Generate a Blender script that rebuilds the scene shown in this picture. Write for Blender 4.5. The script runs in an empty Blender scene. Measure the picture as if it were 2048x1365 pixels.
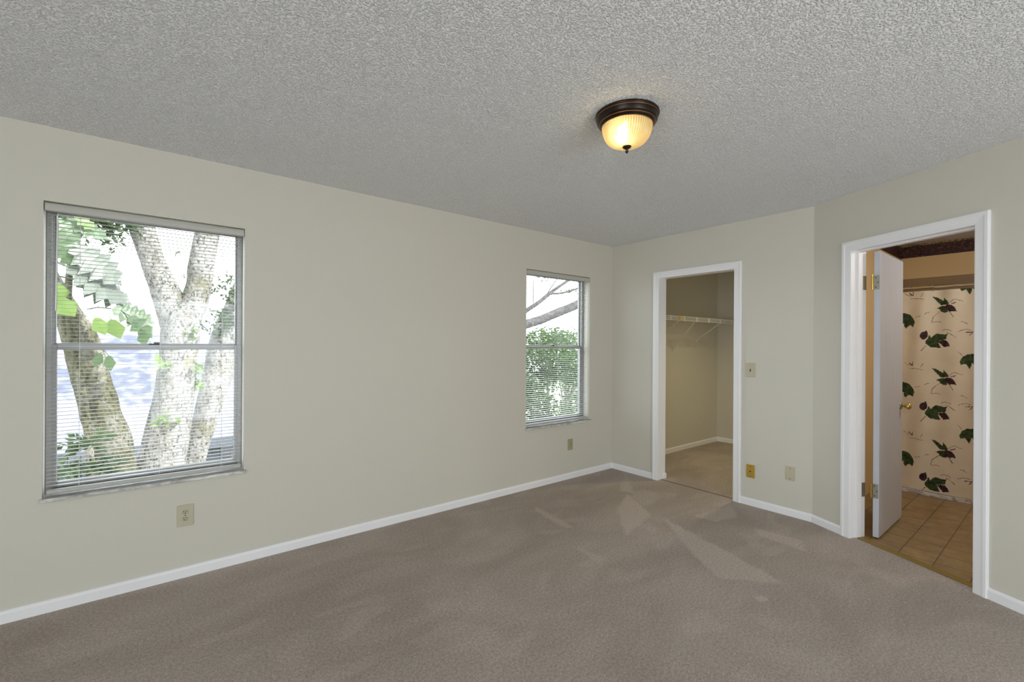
import bpy, bmesh, math, random
from mathutils import Vector, Matrix, noise

# ------------------------------------------------------------------ camera, sky, sun, exposure
sc = bpy.context.scene
COL = sc.collection
CAM = Vector((-4.0196, -3.2439, 1.3591))
YAW, PITCH, ROLL = 0.895324, -0.000322, 0.005866
fw = Vector((math.cos(PITCH) * math.cos(YAW), math.cos(PITCH) * math.sin(YAW), math.sin(PITCH)))
rt = Vector((math.sin(YAW), -math.cos(YAW), 0))
up = rt.cross(fw)
cr, sr = math.cos(ROLL), math.sin(ROLL)
rt2, up2 = rt * cr + up * sr, up * cr - rt * sr
cd = bpy.data.cameras.new('camera')
cam = bpy.data.objects.new('camera', cd)
COL.objects.link(cam)
M = Matrix((rt2, up2, -fw)).transposed().to_4x4()
M.translation = CAM
cam.matrix_world = M
cd.sensor_width = 36
cd.lens = 911.97 / 2048 * 36
cd.shift_y = 6.92 / 2048
cd.clip_start = 0.02
sc.camera = cam

w = bpy.data.worlds.new('sky')
sc.world = w
w.use_nodes = True
nt = w.node_tree
bg = nt.nodes['Background']
tc = nt.nodes.new('ShaderNodeTexCoord')
sep = nt.nodes.new('ShaderNodeSeparateXYZ')
rmp = nt.nodes.new('ShaderNodeValToRGB')
nt.links.new(tc.outputs['Generated'], sep.inputs[0])
nt.links.new(sep.outputs['Z'], rmp.inputs[0])
nt.links.new(rmp.outputs[0], bg.inputs[0])
rmp.color_ramp.elements[0].color = (0.93, 0.965, 1.0, 1)
rmp.color_ramp.elements[1].color = (0.80, 0.88, 1.0, 1)
bg.inputs[1].default_value = 8.0

sd = bpy.data.lights.new('sun', 'SUN')
sd.energy = 17.0
sd.angle = 0.012
sd.color = (1.0, 0.95, 0.88)
sun = bpy.data.objects.new('sun', sd)
COL.objects.link(sun)
sun.rotation_euler = Vector((-0.42, 0.50, -0.76)).to_track_quat('-Z', 'Y').to_euler()   # light travels this way

def portal(name, loc, rot, sx, sy):
    # marks an opening for the sky's light; gives off none itself
    l = bpy.data.lights.new(name, 'AREA')
    l.shape = 'RECTANGLE'; l.size = sx; l.size_y = sy
    l.cycles.is_portal = True
    o = bpy.data.objects.new(name, l)
    o.location = loc; o.rotation_euler = rot
    COL.objects.link(o)

sc.view_settings.view_transform = 'Standard'
sc.view_settings.look = 'None'
sc.view_settings.gamma = 1
sc.view_settings.use_curve_mapping = False
sc.view_settings.exposure = -0.10
sc.cycles.use_denoising = True
sc.cycles.max_bounces = 18
sc.cycles.diffuse_bounces = 12
sc.cycles.transparent_max_bounces = 24
sc.cycles.caustics_reflective = False
sc.cycles.caustics_refractive = False
sc.cycles.sample_clamp_indirect = 8

R = random.Random(7)
PI = math.pi
CH = 2.44

# ------------------------------------------------------------------ materials
def srgb(r, g, b):
    f = lambda c: (c / 255 / 12.92) if c / 255 <= 0.04045 else ((c / 255 + 0.055) / 1.055) ** 2.4
    return (f(r), f(g), f(b), 1)

def mat(name, color, rough=0.6, metal=0.0, spec=0.5):
    m = bpy.data.materials.new(name)
    m.use_nodes = True
    b = m.node_tree.nodes['Principled BSDF']
    b.inputs['Base Color'].default_value = color if len(color) == 4 else (*color, 1)
    b.inputs['Roughness'].default_value = rough
    b.inputs['Metallic'].default_value = metal
    b.inputs['Specular IOR Level'].default_value = spec
    return m

class N:
    """small helper round one material's node tree"""
    def __init__(self, m):
        self.t = m.node_tree
        self.b = self.t.nodes['Principled BSDF']
        self.co = self.t.nodes.new('ShaderNodeTexCoord').outputs['Object']
    def add(self, kind, **kw):
        n = self.t.nodes.new(kind)
        for k, v in kw.items():
            if k in n.inputs: n.inputs[k].default_value = v
            else: setattr(n, k, v)
        return n
    def link(self, a, b): self.t.links.new(a, b)
    def noise(self, scale, detail=3, rough=0.5, vec=None, dist=0.0):
        n = self.add('ShaderNodeTexNoise', Scale=scale, Detail=detail, Roughness=rough, Distortion=dist)
        self.link(vec or self.co, n.inputs['Vector'])
        return n.outputs['Fac']
    def ramp(self, fac, stops):
        r = self.add('ShaderNodeValToRGB')
        e = r.color_ramp.elements
        while len(e) < len(stops): e.new(0.5)
        for i, (p, c) in enumerate(stops):
            e[i].position = p
            e[i].color = c if len(c) == 4 else (*c, 1)
        self.link(fac, r.inputs[0])
        return r.outputs[0]
    def mix(self, fac, a, b, mode='MIX'):
        m = self.add('ShaderNodeMix', data_type='RGBA', blend_type=mode)
        for s, v in ((m.inputs[0], fac), (m.inputs[6], a), (m.inputs[7], b)):
            if hasattr(v, 'node'): self.link(v, s)
            else: s.default_value = v
        return m.outputs[2]
    def bump(self, h, strength, dist):
        b = self.add('ShaderNodeBump', Strength=strength, Distance=dist)
        self.link(h, b.inputs['Height'])
        self.link(b.outputs[0], self.b.inputs['Normal'])
    def color(self, c): self.link(c, self.b.inputs['Base Color'])
    def poly(self, pts, amount, wobble):
        # 1 inside a convex outline on the floor, soft and slightly ragged at its edge
        A = sum(a[0] * b[1] - b[0] * a[1] for a, b in zip(pts, pts[1:] + pts[:1]))
        if A < 0: pts = pts[::-1]
        out = None
        for a, b in zip(pts, pts[1:] + pts[:1]):
            L_ = math.hypot(b[0] - a[0], b[1] - a[1])
            nx, ny = -(b[1] - a[1]) / L_, (b[0] - a[0]) / L_
            d = self.add('ShaderNodeVectorMath', operation='DOT_PRODUCT')
            self.link(self.co, d.inputs[0]); d.inputs[1].default_value = (nx, ny, 0)
            e = self.add('ShaderNodeMath', operation='MULTIPLY_ADD'); self.link(wobble, e.inputs[0]); e.inputs[1].default_value = 0.05
            self.link(d.outputs['Value'], e.inputs[2])
            r = self.add('ShaderNodeMapRange'); self.link(e.outputs[0], r.inputs[0])
            k = nx * a[0] + ny * a[1] + 0.025
            r.inputs[1].default_value = k - 0.012; r.inputs[2].default_value = k + 0.02
            if out is None: out = r.outputs[0]
            else:
                m = self.add('ShaderNodeMath', operation='MULTIPLY'); self.link(out, m.inputs[0]); self.link(r.outputs[0], m.inputs[1]); out = m.outputs[0]
        m = self.add('ShaderNodeMath', operation='MULTIPLY'); self.link(out, m.inputs[0]); m.inputs[1].default_value = amount
        return m.outputs[0]
    def map(self, loc=(0, 0, 0), rot=(0, 0, 0), scale=(1, 1, 1)):
        m = self.add('ShaderNodeMapping')
        m.inputs['Location'].default_value = loc
        m.inputs['Rotation'].default_value = rot
        m.inputs['Scale'].default_value = scale
        self.link(self.co, m.inputs['Vector'])
        return m.outputs[0]

m_wall = mat('cream_wall_paint', (0.645, 0.62, 0.545), 0.55, 0, 0.35)
n = N(m_wall)
n.bump(n.noise(55, 3), 0.12, 0.004)

m_bath = mat('tan_bathroom_paint', (0.76, 0.56, 0.29), 0.6)

m_ceil = mat('popcorn_ceiling', (0.95, 0.955, 0.98), 0.9, 0, 0.2)
n = N(m_ceil)
v1 = n.noise(130, 3, 0.55)
lump = n.add('ShaderNodeMapRange'); n.link(v1, lump.inputs[0])
lump.inputs[1].default_value = 0.44; lump.inputs[2].default_value = 0.68; lump.interpolation_type = 'SMOOTHSTEP'
v2 = n.noise(48, 2, 0.5)
hh = n.add('ShaderNodeMath', operation='MULTIPLY_ADD'); n.link(v2, hh.inputs[0]); hh.inputs[1].default_value = 0.6; n.link(lump.outputs[0], hh.inputs[2])
n.bump(hh.outputs[0], 1.0, 0.0054)

# places where the carpet's nap lies the other way (vacuum strokes and footmarks), convex outlines on the floor
NAP = [([(-0.971, -0.841), (-1.37, -1.234), (-0.845, -1.093), (-0.608, -0.675)], 0.95), ([(-0.331, -0.383), (-0.584, -0.569), (-0.522, -0.687), (-0.138, -0.32)], 0.7),
       ([(-0.675, -0.352), (-0.925, -0.7), (-0.983, -0.861), (-0.806, -0.535)], 0.6), ([(-0.839, -1.187), (-1.259, -1.681), (-1.409, -1.936), (-1.162, -2.198), (-1.031, -1.824)], 0.75),
       ([(-0.489, -1.725), (-0.6, -1.813), (-0.613, -2.114), (-0.43, -2.028)], 0.8), ([(-0.611, -1.312), (-0.611, -1.488), (-0.346, -1.543), (-0.116, -1.387)], 0.7),
       ([(-1.539, -0.457), (-1.604, -0.857), (-1.535, -0.911), (-1.466, -0.4)], 0.6), ([(-1.774, -1.136), (-1.838, -1.393), (-1.719, -1.356), (-1.743, -1.178)], 0.6),
       ([(-1.445, -2.143), (-1.475, -2.191), (-1.414, -2.21), (-1.391, -2.166)], 1.0)]
def carpet(name, dark, light):
    m = mat(name, light, 0.95, 0, 0.1)
    n = N(m)
    big = n.noise(1.1, 4, 0.55, n.map(rot=(0, 0, 0.6), scale=(1.0, 1.9, 1)), 0.9)
    mid = n.noise(2.6, 2, 0.45, n.map(rot=(0, 0, -0.5), scale=(1, 1.7, 1)), 0.5)
    fine = n.noise(190, 3, 0.7)
    grain = n.noise(70, 3, 0.7)
    c = n.ramp(big, [(0.35, dark), (0.68, light)])
    hi = tuple(min(1, x * 1.13) for x in light[:3]) + (1,)
    fz = n.ramp(mid, [(0.57, (0, 0, 0)), (0.66, (0.35, 0.35, 0.35))])
    c = n.mix(fz, c, hi)
    wob = n.noise(9, 3, 0.6)
    for pts, amt in NAP:
        c = n.mix(n.poly(pts, amt, wob), c, hi)
    g = n.ramp(grain, [(0.3, (0.76, 0.76, 0.76)), (0.7, (1.16, 1.16, 1.16))])
    c = n.mix(1.0, c, g, 'MULTIPLY')
    f = n.ramp(fine, [(0.3, (0.58, 0.58, 0.58)), (0.7, (1.32, 1.32, 1.32))])
    c = n.mix(1.0, c, f, 'MULTIPLY')
    n.color(c)
    n.bump(fine, 0.5, 0.006)
    return m
m_carpet = carpet('taupe_carpet', (0.41, 0.35, 0.305, 1), (0.50, 0.435, 0.385, 1))

m_trim = mat('white_trim_paint', (0.88, 0.88, 0.90), 0.35)
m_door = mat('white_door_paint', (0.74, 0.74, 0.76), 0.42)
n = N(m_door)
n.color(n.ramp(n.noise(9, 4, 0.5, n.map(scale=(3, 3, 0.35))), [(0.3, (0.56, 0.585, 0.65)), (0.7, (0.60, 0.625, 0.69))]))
m_alu = mat('grey_aluminium', (0.36, 0.36, 0.365), 0.4, 0.6)
m_black = mat('black_plastic', (0.02, 0.02, 0.022), 0.4)
m_blind = mat('ivory_blind_enamel', (0.50, 0.49, 0.455), 0.4)
m_cord = mat('white_cord', (0.75, 0.75, 0.72), 0.7)
m_wand = mat('clear_plastic_wand', (0.72, 0.73, 0.72), 0.2)
m_sill = mat('grey_marble', (0.5, 0.5, 0.5), 0.3)
n = N(m_sill)
n.color(n.ramp(n.noise(14, 6, 0.65, n.map(scale=(0.6, 2, 2)), 1.2), [(0.35, (0.34, 0.335, 0.32)), (0.52, (0.58, 0.575, 0.55)), (0.66, (0.8, 0.8, 0.78))]))
m_curb = mat('white_marble', (0.75, 0.73, 0.70), 0.3)
n = N(m_curb)
n.color(n.ramp(n.noise(9, 6, 0.6, n.map(scale=(2, 0.8, 2)), 2.0), [(0.38, (0.35, 0.31, 0.28)), (0.5, (0.72, 0.70, 0.68))]))

m_glass = bpy.data.materials.new('window_glass')
m_glass.use_nodes = True
t = m_glass.node_tree
t.nodes.remove(t.nodes['Principled BSDF'])
tr = t.nodes.new('ShaderNodeBsdfTransparent'); tr.inputs[0].default_value = (0.93, 0.95, 0.95, 1)
gl = t.nodes.new('ShaderNodeBsdfGlossy'); gl.inputs['Roughness'].default_value = 0.02
lw = t.nodes.new('ShaderNodeLayerWeight')
pw = t.nodes.new('ShaderNodeMath'); pw.operation = 'POWER'; pw.inputs[1].default_value = 5.0
fr = t.nodes.new('ShaderNodeMath'); fr.operation = 'MULTIPLY_ADD'; fr.inputs[1].default_value = 0.8; fr.inputs[2].default_value = 0.03
t.links.new(lw.outputs['Facing'], pw.inputs[0]); t.links.new(pw.outputs[0], fr.inputs[0])
mxs = t.nodes.new('ShaderNodeMixShader')
t.links.new(fr.outputs[0], mxs.inputs[0]); t.links.new(tr.outputs[0], mxs.inputs[1]); t.links.new(gl.outputs[0], mxs.inputs[2])
t.links.new(mxs.outputs[0], t.nodes['Material Output'].inputs[0])

m_bronze = mat('oil_rubbed_bronze', (0.022, 0.014, 0.010), 0.32, 0.6)
m_copper = mat('copper_edge', (0.40, 0.17, 0.06), 0.35, 0.85)
m_ivoryplate = mat('almond_plastic', (0.53, 0.49, 0.36), 0.4)
m_recept = mat('almond_receptacle', (0.44, 0.41, 0.31), 0.4)
m_slot = mat('dark_slot', (0.02, 0.018, 0.015), 0.6)
m_goldplate = mat('brass_plate', (0.62, 0.42, 0.08), 0.32, 0.55)
m_tanplate = mat('tan_plastic', (0.40, 0.36, 0.22), 0.45)
m_brass = mat('polished_brass', (0.75, 0.55, 0.16), 0.18, 1.0)
m_steel = mat('tarnished_hinge_steel', (0.42, 0.41, 0.37), 0.35, 0.8)
m_chrome = mat('chrome', (0.72, 0.72, 0.72), 0.12, 1.0)
m_wire = mat('white_vinyl_wire', (0.76, 0.76, 0.73), 0.4)
m_clip = mat('yellowed_plastic_clip', (0.62, 0.50, 0.16), 0.45)
m_thresh = mat('brass_threshold', (0.30, 0.205, 0.045), 0.4, 0.35)
m_seam = mat('dark_seam_strip', (0.10, 0.075, 0.055), 0.7)

m_tile = mat('tan_floor_tile', (0.4, 0.27, 0.14), 0.35)
n = N(m_tile)
br = n.add('ShaderNodeTexBrick', offset=0.0, squash=1.0)
n.link(n.map(loc=(0.5, 0.18, 0)), br.inputs['Vector'])
br.inputs['Scale'].default_value = 1.0
br.inputs['Brick Width'].default_value = 0.178; br.inputs['Row Height'].default_value = 0.178
br.inputs['Mortar Size'].default_value = 0.0035; br.inputs['Mortar Smooth'].default_value = 0.2
br.inputs['Color1'].default_value = (0.37, 0.25, 0.115, 1); br.inputs['Color2'].default_value = (0.32, 0.215, 0.10, 1)
br.inputs['Mortar'].default_value = (0.12, 0.075, 0.04, 1)
mot = n.ramp(n.noise(11, 5, 0.6), [(0.3, (0.75, 0.75, 0.75)), (0.7, (1.15, 1.15, 1.15))])
n.color(n.mix(1.0, br.outputs['Color'], mot, 'MULTIPLY'))
n.bump(br.outputs['Fac'], -0.5, 0.003)

m_walltile = mat('brown_shower_tile', (0.3, 0.2, 0.1), 0.3)
n = N(m_walltile)
br = n.add('ShaderNodeTexBrick', offset=0.0)
mp = n.map(rot=(0, -PI / 2, 0))
n.link(n.map(rot=(PI / 2, 0, PI / 2), loc=(0.03, 0.03, 0)), br.inputs['Vector'])
br.inputs['Scale'].default_value = 1.0
br.inputs['Brick Width'].default_value = 0.11; br.inputs['Row Height'].default_value = 0.11
br.inputs['Mortar Size'].default_value = 0.002
br.inputs['Color1'].default_value = (0.34, 0.235, 0.125, 1); br.inputs['Color2'].default_value = (0.31, 0.215, 0.115, 1)
br.inputs['Mortar'].default_value = (0.40, 0.30, 0.17, 1)
n.color(br.outputs['Color'])

m_border = mat('burgundy_border_paper', (0.05, 0.01, 0.01), 0.5)
n = N(m_border)
a = n.ramp(n.noise(28, 3, 0.6, None, 2.5), [(0.50, (0.03, 0.008, 0.009)), (0.60, (0.13, 0.04, 0.035)), (0.70, (0.24, 0.15, 0.07))])
n.color(a)
m_gold = mat('gold_border_edge', (0.30, 0.20, 0.05), 0.5)
n = N(m_gold)
n.color(n.ramp(n.noise(60, 2), [(0.42, (0.09, 0.055, 0.015)), (0.6, (0.42, 0.31, 0.10))]))

def clothmat(name, c):
    m = mat(name, c, 0.75, 0, 0.2)
    return m
m_curt = clothmat('cream_curtain_cloth', (0.60, 0.50, 0.355))
n = N(m_curt)
n.color(n.ramp(n.noise(5, 4), [(0.3, (0.70, 0.62, 0.475)), (0.7, (0.78, 0.69, 0.54))]))
def leafprint(name, a, b):
    m = clothmat(name, a)
    n = N(m)
    n.color(n.ramp(n.noise(38, 4, 0.6), [(0.35, a), (0.65, b)]))
    return m
m_cgreen = leafprint('green_leaf_print', (0.018, 0.032, 0.014), (0.07, 0.10, 0.035))
m_cpurple = leafprint('plum_leaf_print', (0.022, 0.010, 0.012), (0.075, 0.038, 0.042))
m_cmauve = clothmat('mauve_line_print', (0.30, 0.21, 0.17))
m_cdarkm = clothmat('dark_mauve_line_print', (0.12, 0.07, 0.075))

# ------------------------------------------------------------------ mesh helpers
def link(name, me, material, parent=None):
    o = bpy.data.objects.new(name, me)
    for mm in (material if isinstance(material, (list, tuple)) else [material]):
        if mm: me.materials.append(mm)
    COL.objects.link(o)
    if parent: o.parent = parent
    return o

def obj(name, bm, material, parent=None, smooth=False, recalc=True):
    if recalc: bmesh.ops.recalc_face_normals(bm, faces=bm.faces)
    me = bpy.data.meshes.new(name)
    bm.to_mesh(me); bm.free()
    if smooth:
        for p in me.polygons: p.use_smooth = True
    o = link(name, me, material, parent)
    return o

def thing(name, label, cat, loc=(0, 0, 0), rotz=0.0, group=None):
    o = bpy.data.objects.new(name, None)
    o.empty_display_size = 0.1
    COL.objects.link(o)
    o.location = loc; o.rotation_euler = (0, 0, rotz)
    return tag(o, label, cat, group)
def tag(o, label, cat, group=None):
    o['label'] = label; o['category'] = cat
    if group: o['group'] = group
    return o
def struct(o, label=None, cat=None):
    o['kind'] = 'structure'
    if label: o['label'] = label
    if cat: o['category'] = cat
    return o

def box(bm, x0, x1, y0, y1, z0, z1, bev=0.0, seg=2):
    vs = [bm.verts.new(c) for c in ((x0, y0, z0), (x1, y0, z0), (x1, y1, z0), (x0, y1, z0), (x0, y0, z1), (x1, y0, z1), (x1, y1, z1), (x0, y1, z1))]
    fs = [bm.faces.new([vs[i] for i in q]) for q in ((0, 3, 2, 1), (4, 5, 6, 7), (0, 1, 5, 4), (1, 2, 6, 5), (2, 3, 7, 6), (3, 0, 4, 7))]
    if bev > 0:
        es = list({e for f in fs for e in f.edges})
        bmesh.ops.bevel(bm, geom=es, offset=bev, segments=seg, profile=0.5, affect='EDGES')

def xform(bm, mtx, start=0):
    bm.verts.ensure_lookup_table()
    bmesh.ops.transform(bm, matrix=mtx, verts=bm.verts[start:])

def lathe(bm, prof, seg=48, mtx=None, ripple=0.0, nrip=0):
    rings = []
    for r, z in prof:
        if r < 1e-6:
            rings.append([bm.verts.new((0, 0, z))])
        else:
            ring = []
            for i in range(seg):
                a = 2 * PI * i / seg
                rr = r * (1 + ripple * math.cos(nrip * a)) if ripple else r
                ring.append(bm.verts.new((rr * math.cos(a), rr * math.sin(a), z)))
            rings.append(ring)
    for A, B in zip(rings, rings[1:]):
        for i in range(seg):
            j = (i + 1) % seg
            if len(A) == 1 and len(B) == 1: continue
            if len(A) == 1: bm.faces.new((A[0], B[i], B[j]))
            elif len(B) == 1: bm.faces.new((A[i], A[j], B[0]))
            else: bm.faces.new((A[i], A[j], B[j], B[i]))
    if mtx is not None:
        vs = [v for ring in rings for v in ring]
        bmesh.ops.transform(bm, matrix=mtx, verts=vs)

def tube(bm, pts, rad, seg=10, rough=0.0, seed=0.0, caps=True):
    pts = [Vector(p) for p in pts]
    if not hasattr(rad, '__len__'): rad = [rad] * len(pts)
    rings = []
    ref = None
    for i, p in enumerate(pts):
        d = (pts[min(i + 1, len(pts) - 1)] - pts[max(i - 1, 0)]).normalized()
        if ref is None:
            ref = d.orthogonal().normalized()
        ref = (ref - d * ref.dot(d)).normalized()
        s = d.cross(ref)
        ring = []
        for k in range(seg):
            a = 2 * PI * k / seg
            dr = ref * math.cos(a) + s * math.sin(a)
            r = rad[i]
            if rough:
                r *= 1 + rough * noise.noise((p + dr * rad[i]) * 5.0 + Vector((seed, seed, 0))) + 0.4 * rough * noise.noise((p + dr * rad[i]) * 14.0)
            ring.append(bm.verts.new(p + dr * r))
        rings.append(ring)
    for A, B in zip(rings, rings[1:]):
        for k in range(seg):
            j = (k + 1) % seg
            bm.faces.new((A[k], A[j], B[j], B[k]))
    if caps:
        bm.faces.new(rings[0][::-1]); bm.faces.new(rings[-1])

def smoothpath(pts, n=6):
    """Catmull-Rom through (x,y,z,r)"""
    out = []
    P = [Vector(p) for p in pts]
    for i in range(len(P) - 1):
        p0, p1, p2, p3 = P[max(i - 1, 0)], P[i], P[i + 1], P[min(i + 2, len(P) - 1)]
        for k in range(n):
            u = k / n
            out.append(0.5 * (2 * p1 + (p2 - p0) * u + (2 * p0 - 5 * p1 + 4 * p2 - p3) * u * u + (3 * p1 - p0 - 3 * p2 + p3) * u ** 3))
    out.append(P[-1])
    return [tuple(v[:3]) for v in out], [v[3] for v in out]

def wall_panel(name, origin, ang, length, z0, z1, thick, holes, material):
    """wall whose room face starts at origin and runs along ang; the thickness goes to the left of the run"""
    us = sorted({0.0, length, *[h[0] for h in holes], *[h[1] for h in holes]})
    zs = sorted({z0, z1, *[h[2] for h in holes], *[h[3] for h in holes]})
    solid = lambda i, j: 0 <= i < len(us) - 1 and 0 <= j < len(zs) - 1 and not any(
        h[0] <= (us[i] + us[i + 1]) / 2 <= h[1] and h[2] <= (zs[j] + zs[j + 1]) / 2 <= h[3] for h in holes)
    bm = bmesh.new()
    c = {}
    def v(i, j, k):
        if (i, j, k) not in c: c[i, j, k] = bm.verts.new((us[i], thick * k, zs[j]))
        return c[i, j, k]
    for i in range(len(us) - 1):
        for j in range(len(zs) - 1):
            if not solid(i, j): continue
            for k in (0, 1): bm.faces.new([v(i, j, k), v(i + 1, j, k), v(i + 1, j + 1, k), v(i, j + 1, k)])
            if not solid(i - 1, j): bm.faces.new([v(i, j, 0), v(i, j + 1, 0), v(i, j + 1, 1), v(i, j, 1)])
            if not solid(i + 1, j): bm.faces.new([v(i + 1, j, 0), v(i + 1, j + 1, 0), v(i + 1, j + 1, 1), v(i + 1, j, 1)])
            if not solid(i, j - 1): bm.faces.new([v(i, j, 0), v(i + 1, j, 0), v(i + 1, j, 1), v(i, j, 1)])
            if not solid(i, j + 1): bm.faces.new([v(i, j + 1, 0), v(i + 1, j + 1, 0), v(i + 1, j + 1, 1), v(i, j + 1, 1)])
    o = obj(name, bm, material)
    o.location = origin
    o.rotation_euler = (0, 0, ang)
    return struct(o)

def sweep(bm, path, prof, closed_ends=True):
    """path: list of 2D corners in the (u,z) plane of a wall; prof: (w,d), w outward on the left of the path, d off the wall (-y). mitred"""
    P = [Vector(p) for p in path]
    rings = []
    for i, p in enumerate(P):
        if i == 0: d0 = d1 = (P[1] - P[0]).normalized()
        elif i == len(P) - 1: d0 = d1 = (P[-1] - P[-2]).normalized()
        else: d0, d1 = (P[i] - P[i - 1]).normalized(), (P[i + 1] - P[i]).normalized()
        n0, n1 = Vector((-d0.y, d0.x)), Vector((-d1.y, d1.x))
        mvec = (n0 + n1) / (1 + n0.dot(n1))
        rings.append([bm.verts.new((p.x + mvec.x * w_, -d_, p.y + mvec.y * w_)) for w_, d_ in prof])
    for A, B in zip(rings, rings[1:]):
        for k in range(len(prof)):
            j = (k + 1) % len(prof)
            bm.faces.new((A[k], A[j], B[j], B[k]))
    bm.faces.new(rings[0]); bm.faces.new(rings[-1][::-1])

# ------------------------------------------------------------------ room shell
L_BACK = 1.951
ANG = 0.43864
sa, ca = math.sin(ANG), math.cos(ANG)
K = Vector((0, -L_BACK, 0))
DA = Vector((-sa, -ca, 0))
NA = Vector((ca, -sa, 0))            # away from the room
XR, YF = -7.8, -6.0                # walls behind the camera
XE = 2.33                            # far wall of closet and bathroom
YB = -3.95                           # bathroom's own far side wall
W1 = (-4.425, -3.547, 0.572, 2.066)
W2 = (-1.250, -0.371, 0.572, 2.068)
T_WIN = 0.15

# outside wall with the two windows: runs along -x seen from the room, thickness to +y
wl = wall_panel('wall_left', (XR - 0.15, 0, 0), 0, XE + 0.15 - XR + 0.15, -0.1, CH,
                T_WIN, [(W1[0] - XR + 0.15, W1[1] - XR + 0.15, W1[2] - 0.018, W1[3]), (W2[0] - XR + 0.15, W2[1] - XR + 0.15, W2[2] - 0.018, W2[3])], m_wall)
# closet wall: runs along -y, thickness to +x
OC = (0.592, 1.342, 2.03)            # closet opening between casings
wb = wall_panel('wall_back', (0, 0, 0), -PI / 2, L_BACK + 0.02, 0, CH, 0.115, [(OC[0] - 0.02, OC[1] + 0.02, -1, OC[2] + 0.02)], m_wall)
OB = (0.308, 1.023, 2.035)
angA = math.atan2(DA.y, DA.x)
LA = (YF - K.y) / DA.y
wr = wall_panel('wall_right', K, angA, LA + 0.1, 0, CH, 0.13, [(OB[0] - 0.02, OB[1] + 0.02, -1, OB[2] + 0.02)], m_wall)
# the sides the camera stands near
XF1 = K.x + DA.x * LA + 0.1
W4 = (-4.0, -2.0, 0.0, 2.10)        # second glazed opening, added behind the camera for its daylight
wf = wall_panel('wall_front', (K.x + DA.x * LA + 0.1, YF, 0), PI, K.x + DA.x * LA + 0.1 - XR + 0.15, 0, CH, 0.15, [(XF1 - W4[1], XF1 - W4[0], 0.0, 2.10)], m_wall)
wq = wall_panel('wall_rear', (XR, YF - 0.15, 0), PI / 2, -YF + 0.15, 0, CH, 0.15, [(0.45, 3.25, 0.0, 2.30)], m_wall)
# closet and bathroom partitions
def slab(name, x0, x1, y0, y1, z0, z1, m):
    bm = bmesh.new(); box(bm, x0, x1, y0, y1, z0, z1)
    return struct(obj(name, bm, m))
slab('wall_closet_right', 0.06, XE, -1.96, -1.90, 0, CH, m_wall)
slab('wall_bath_left', 0.13, XE, -2.02, -1.96, 0, CH, m_bath)
slab('wall_closet_end', XE, XE + 0.15, -1.96, 0.0, 0, CH, m_wall)
slab('wall_bath_end', XE, XE + 0.15, YB - 0.1, -1.96, 2.08, CH, m_bath)
slab('wall_bath_tiled', XE - 0.008, XE + 0.15, YB - 0.1, -1.96, 0, 2.08, m_walltile)
slab('wall_bath_right', -0.95, XE + 0.15, YB - 0.1, YB, 0, CH, m_bath)
struct(slab('ceiling', XR - 0.15, XE + 0.15, YF - 0.15, T_WIN, CH, CH + 0.12, m_ceil))

# carpet floor of room and closet, tiled floor of bathroom (edge runs along the bathroom doorway)
def poly_slab(name, pts, z0, z1, m):
    bm = bmesh.new()
    lo = [bm.verts.new((x, y, z0)) for x, y in pts]
    hi = [bm.verts.new((x, y, z1)) for x, y in pts]
    bm.faces.new(lo[::-1]); bm.faces.new(hi)
    for i in range(len(pts)):
        j = (i + 1) % len(pts)
        bm.faces.new((lo[i], lo[j], hi[j], hi[i]))
    return struct(obj(name, bm, m))
off = 0.045
pa = K + NA * off
pb = K + DA * (LA + 0.1) + NA * off
poly_slab('floor', [(XR - 0.15, T_WIN), (XR - 0.15, YF - 0.15), (pb.x, YF - 0.15), (pb.x, pb.y), (pa.x, pa.y - 0.0), (pa.x + 0.02, -1.97), (XE + 0.1, -1.97), (XE + 0.1, T_WIN)], -0.12, 0.0, m_carpet)
pc = K + NA * 0.048
pd_ = K + DA * (LA + 0.1) + NA * 0.048
poly_slab('floor_bathroom', [(pc.x + 0.02, -1.975), (pc.x, pc.y), (pd_.x, pd_.y), (pd_.x, pd_.y - 0.05), (XE + 0.1, YB - 0.1), (XE + 0.1, -1.975)], -0.12, -0.001, m_tile)

# baseboards (profile: small rounded top)
BP = [(0.0, 0.0), (0.0, 0.013), (0.046, 0.013), (0.056, 0.009), (0.060, 0.004), (0.060, 0.0)]
def baseboard(name, origin, ang, u0, u1):
    bm = bmesh.new()
    A = [bm.verts.new((u0, -d, z)) for z, d in BP]; B = [bm.verts.new((u1, -d, z)) for z, d in BP]
    for k in range(len(BP)):
        j = (k + 1) % len(BP)
        bm.faces.new((A[k], A[j], B[j], B[k]))
    bm.faces.new(A); bm.faces.new(B[::-1])
    o = obj(name, bm, m_trim)
    o.location = origin; o.rotation_euler = (0, 0, ang)
    return struct(o)
baseboard('baseboard_left', (0, 0, 0), 0, XR, 0.0)
baseboard('baseboard_back', (0, 0, 0), -PI / 2, 0.0, OC[0] - 0.067)
baseboard('baseboard_back_right', (0, 0, 0), -PI / 2, OC[1] + 0.062, L_BACK + 0.004)
baseboard('baseboard_right', K, angA, 0.003, OB[0] - 0.067)
baseboard('baseboard_right_end', K, angA, OB[1] + 0.056, LA)
baseboard('baseboard_closet_left', (0, 0, 0), 0, 0.115, XE)
baseboard('baseboard_closet_end', (XE, 0, 0), -PI / 2, 0.0, 1.90)

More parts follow.
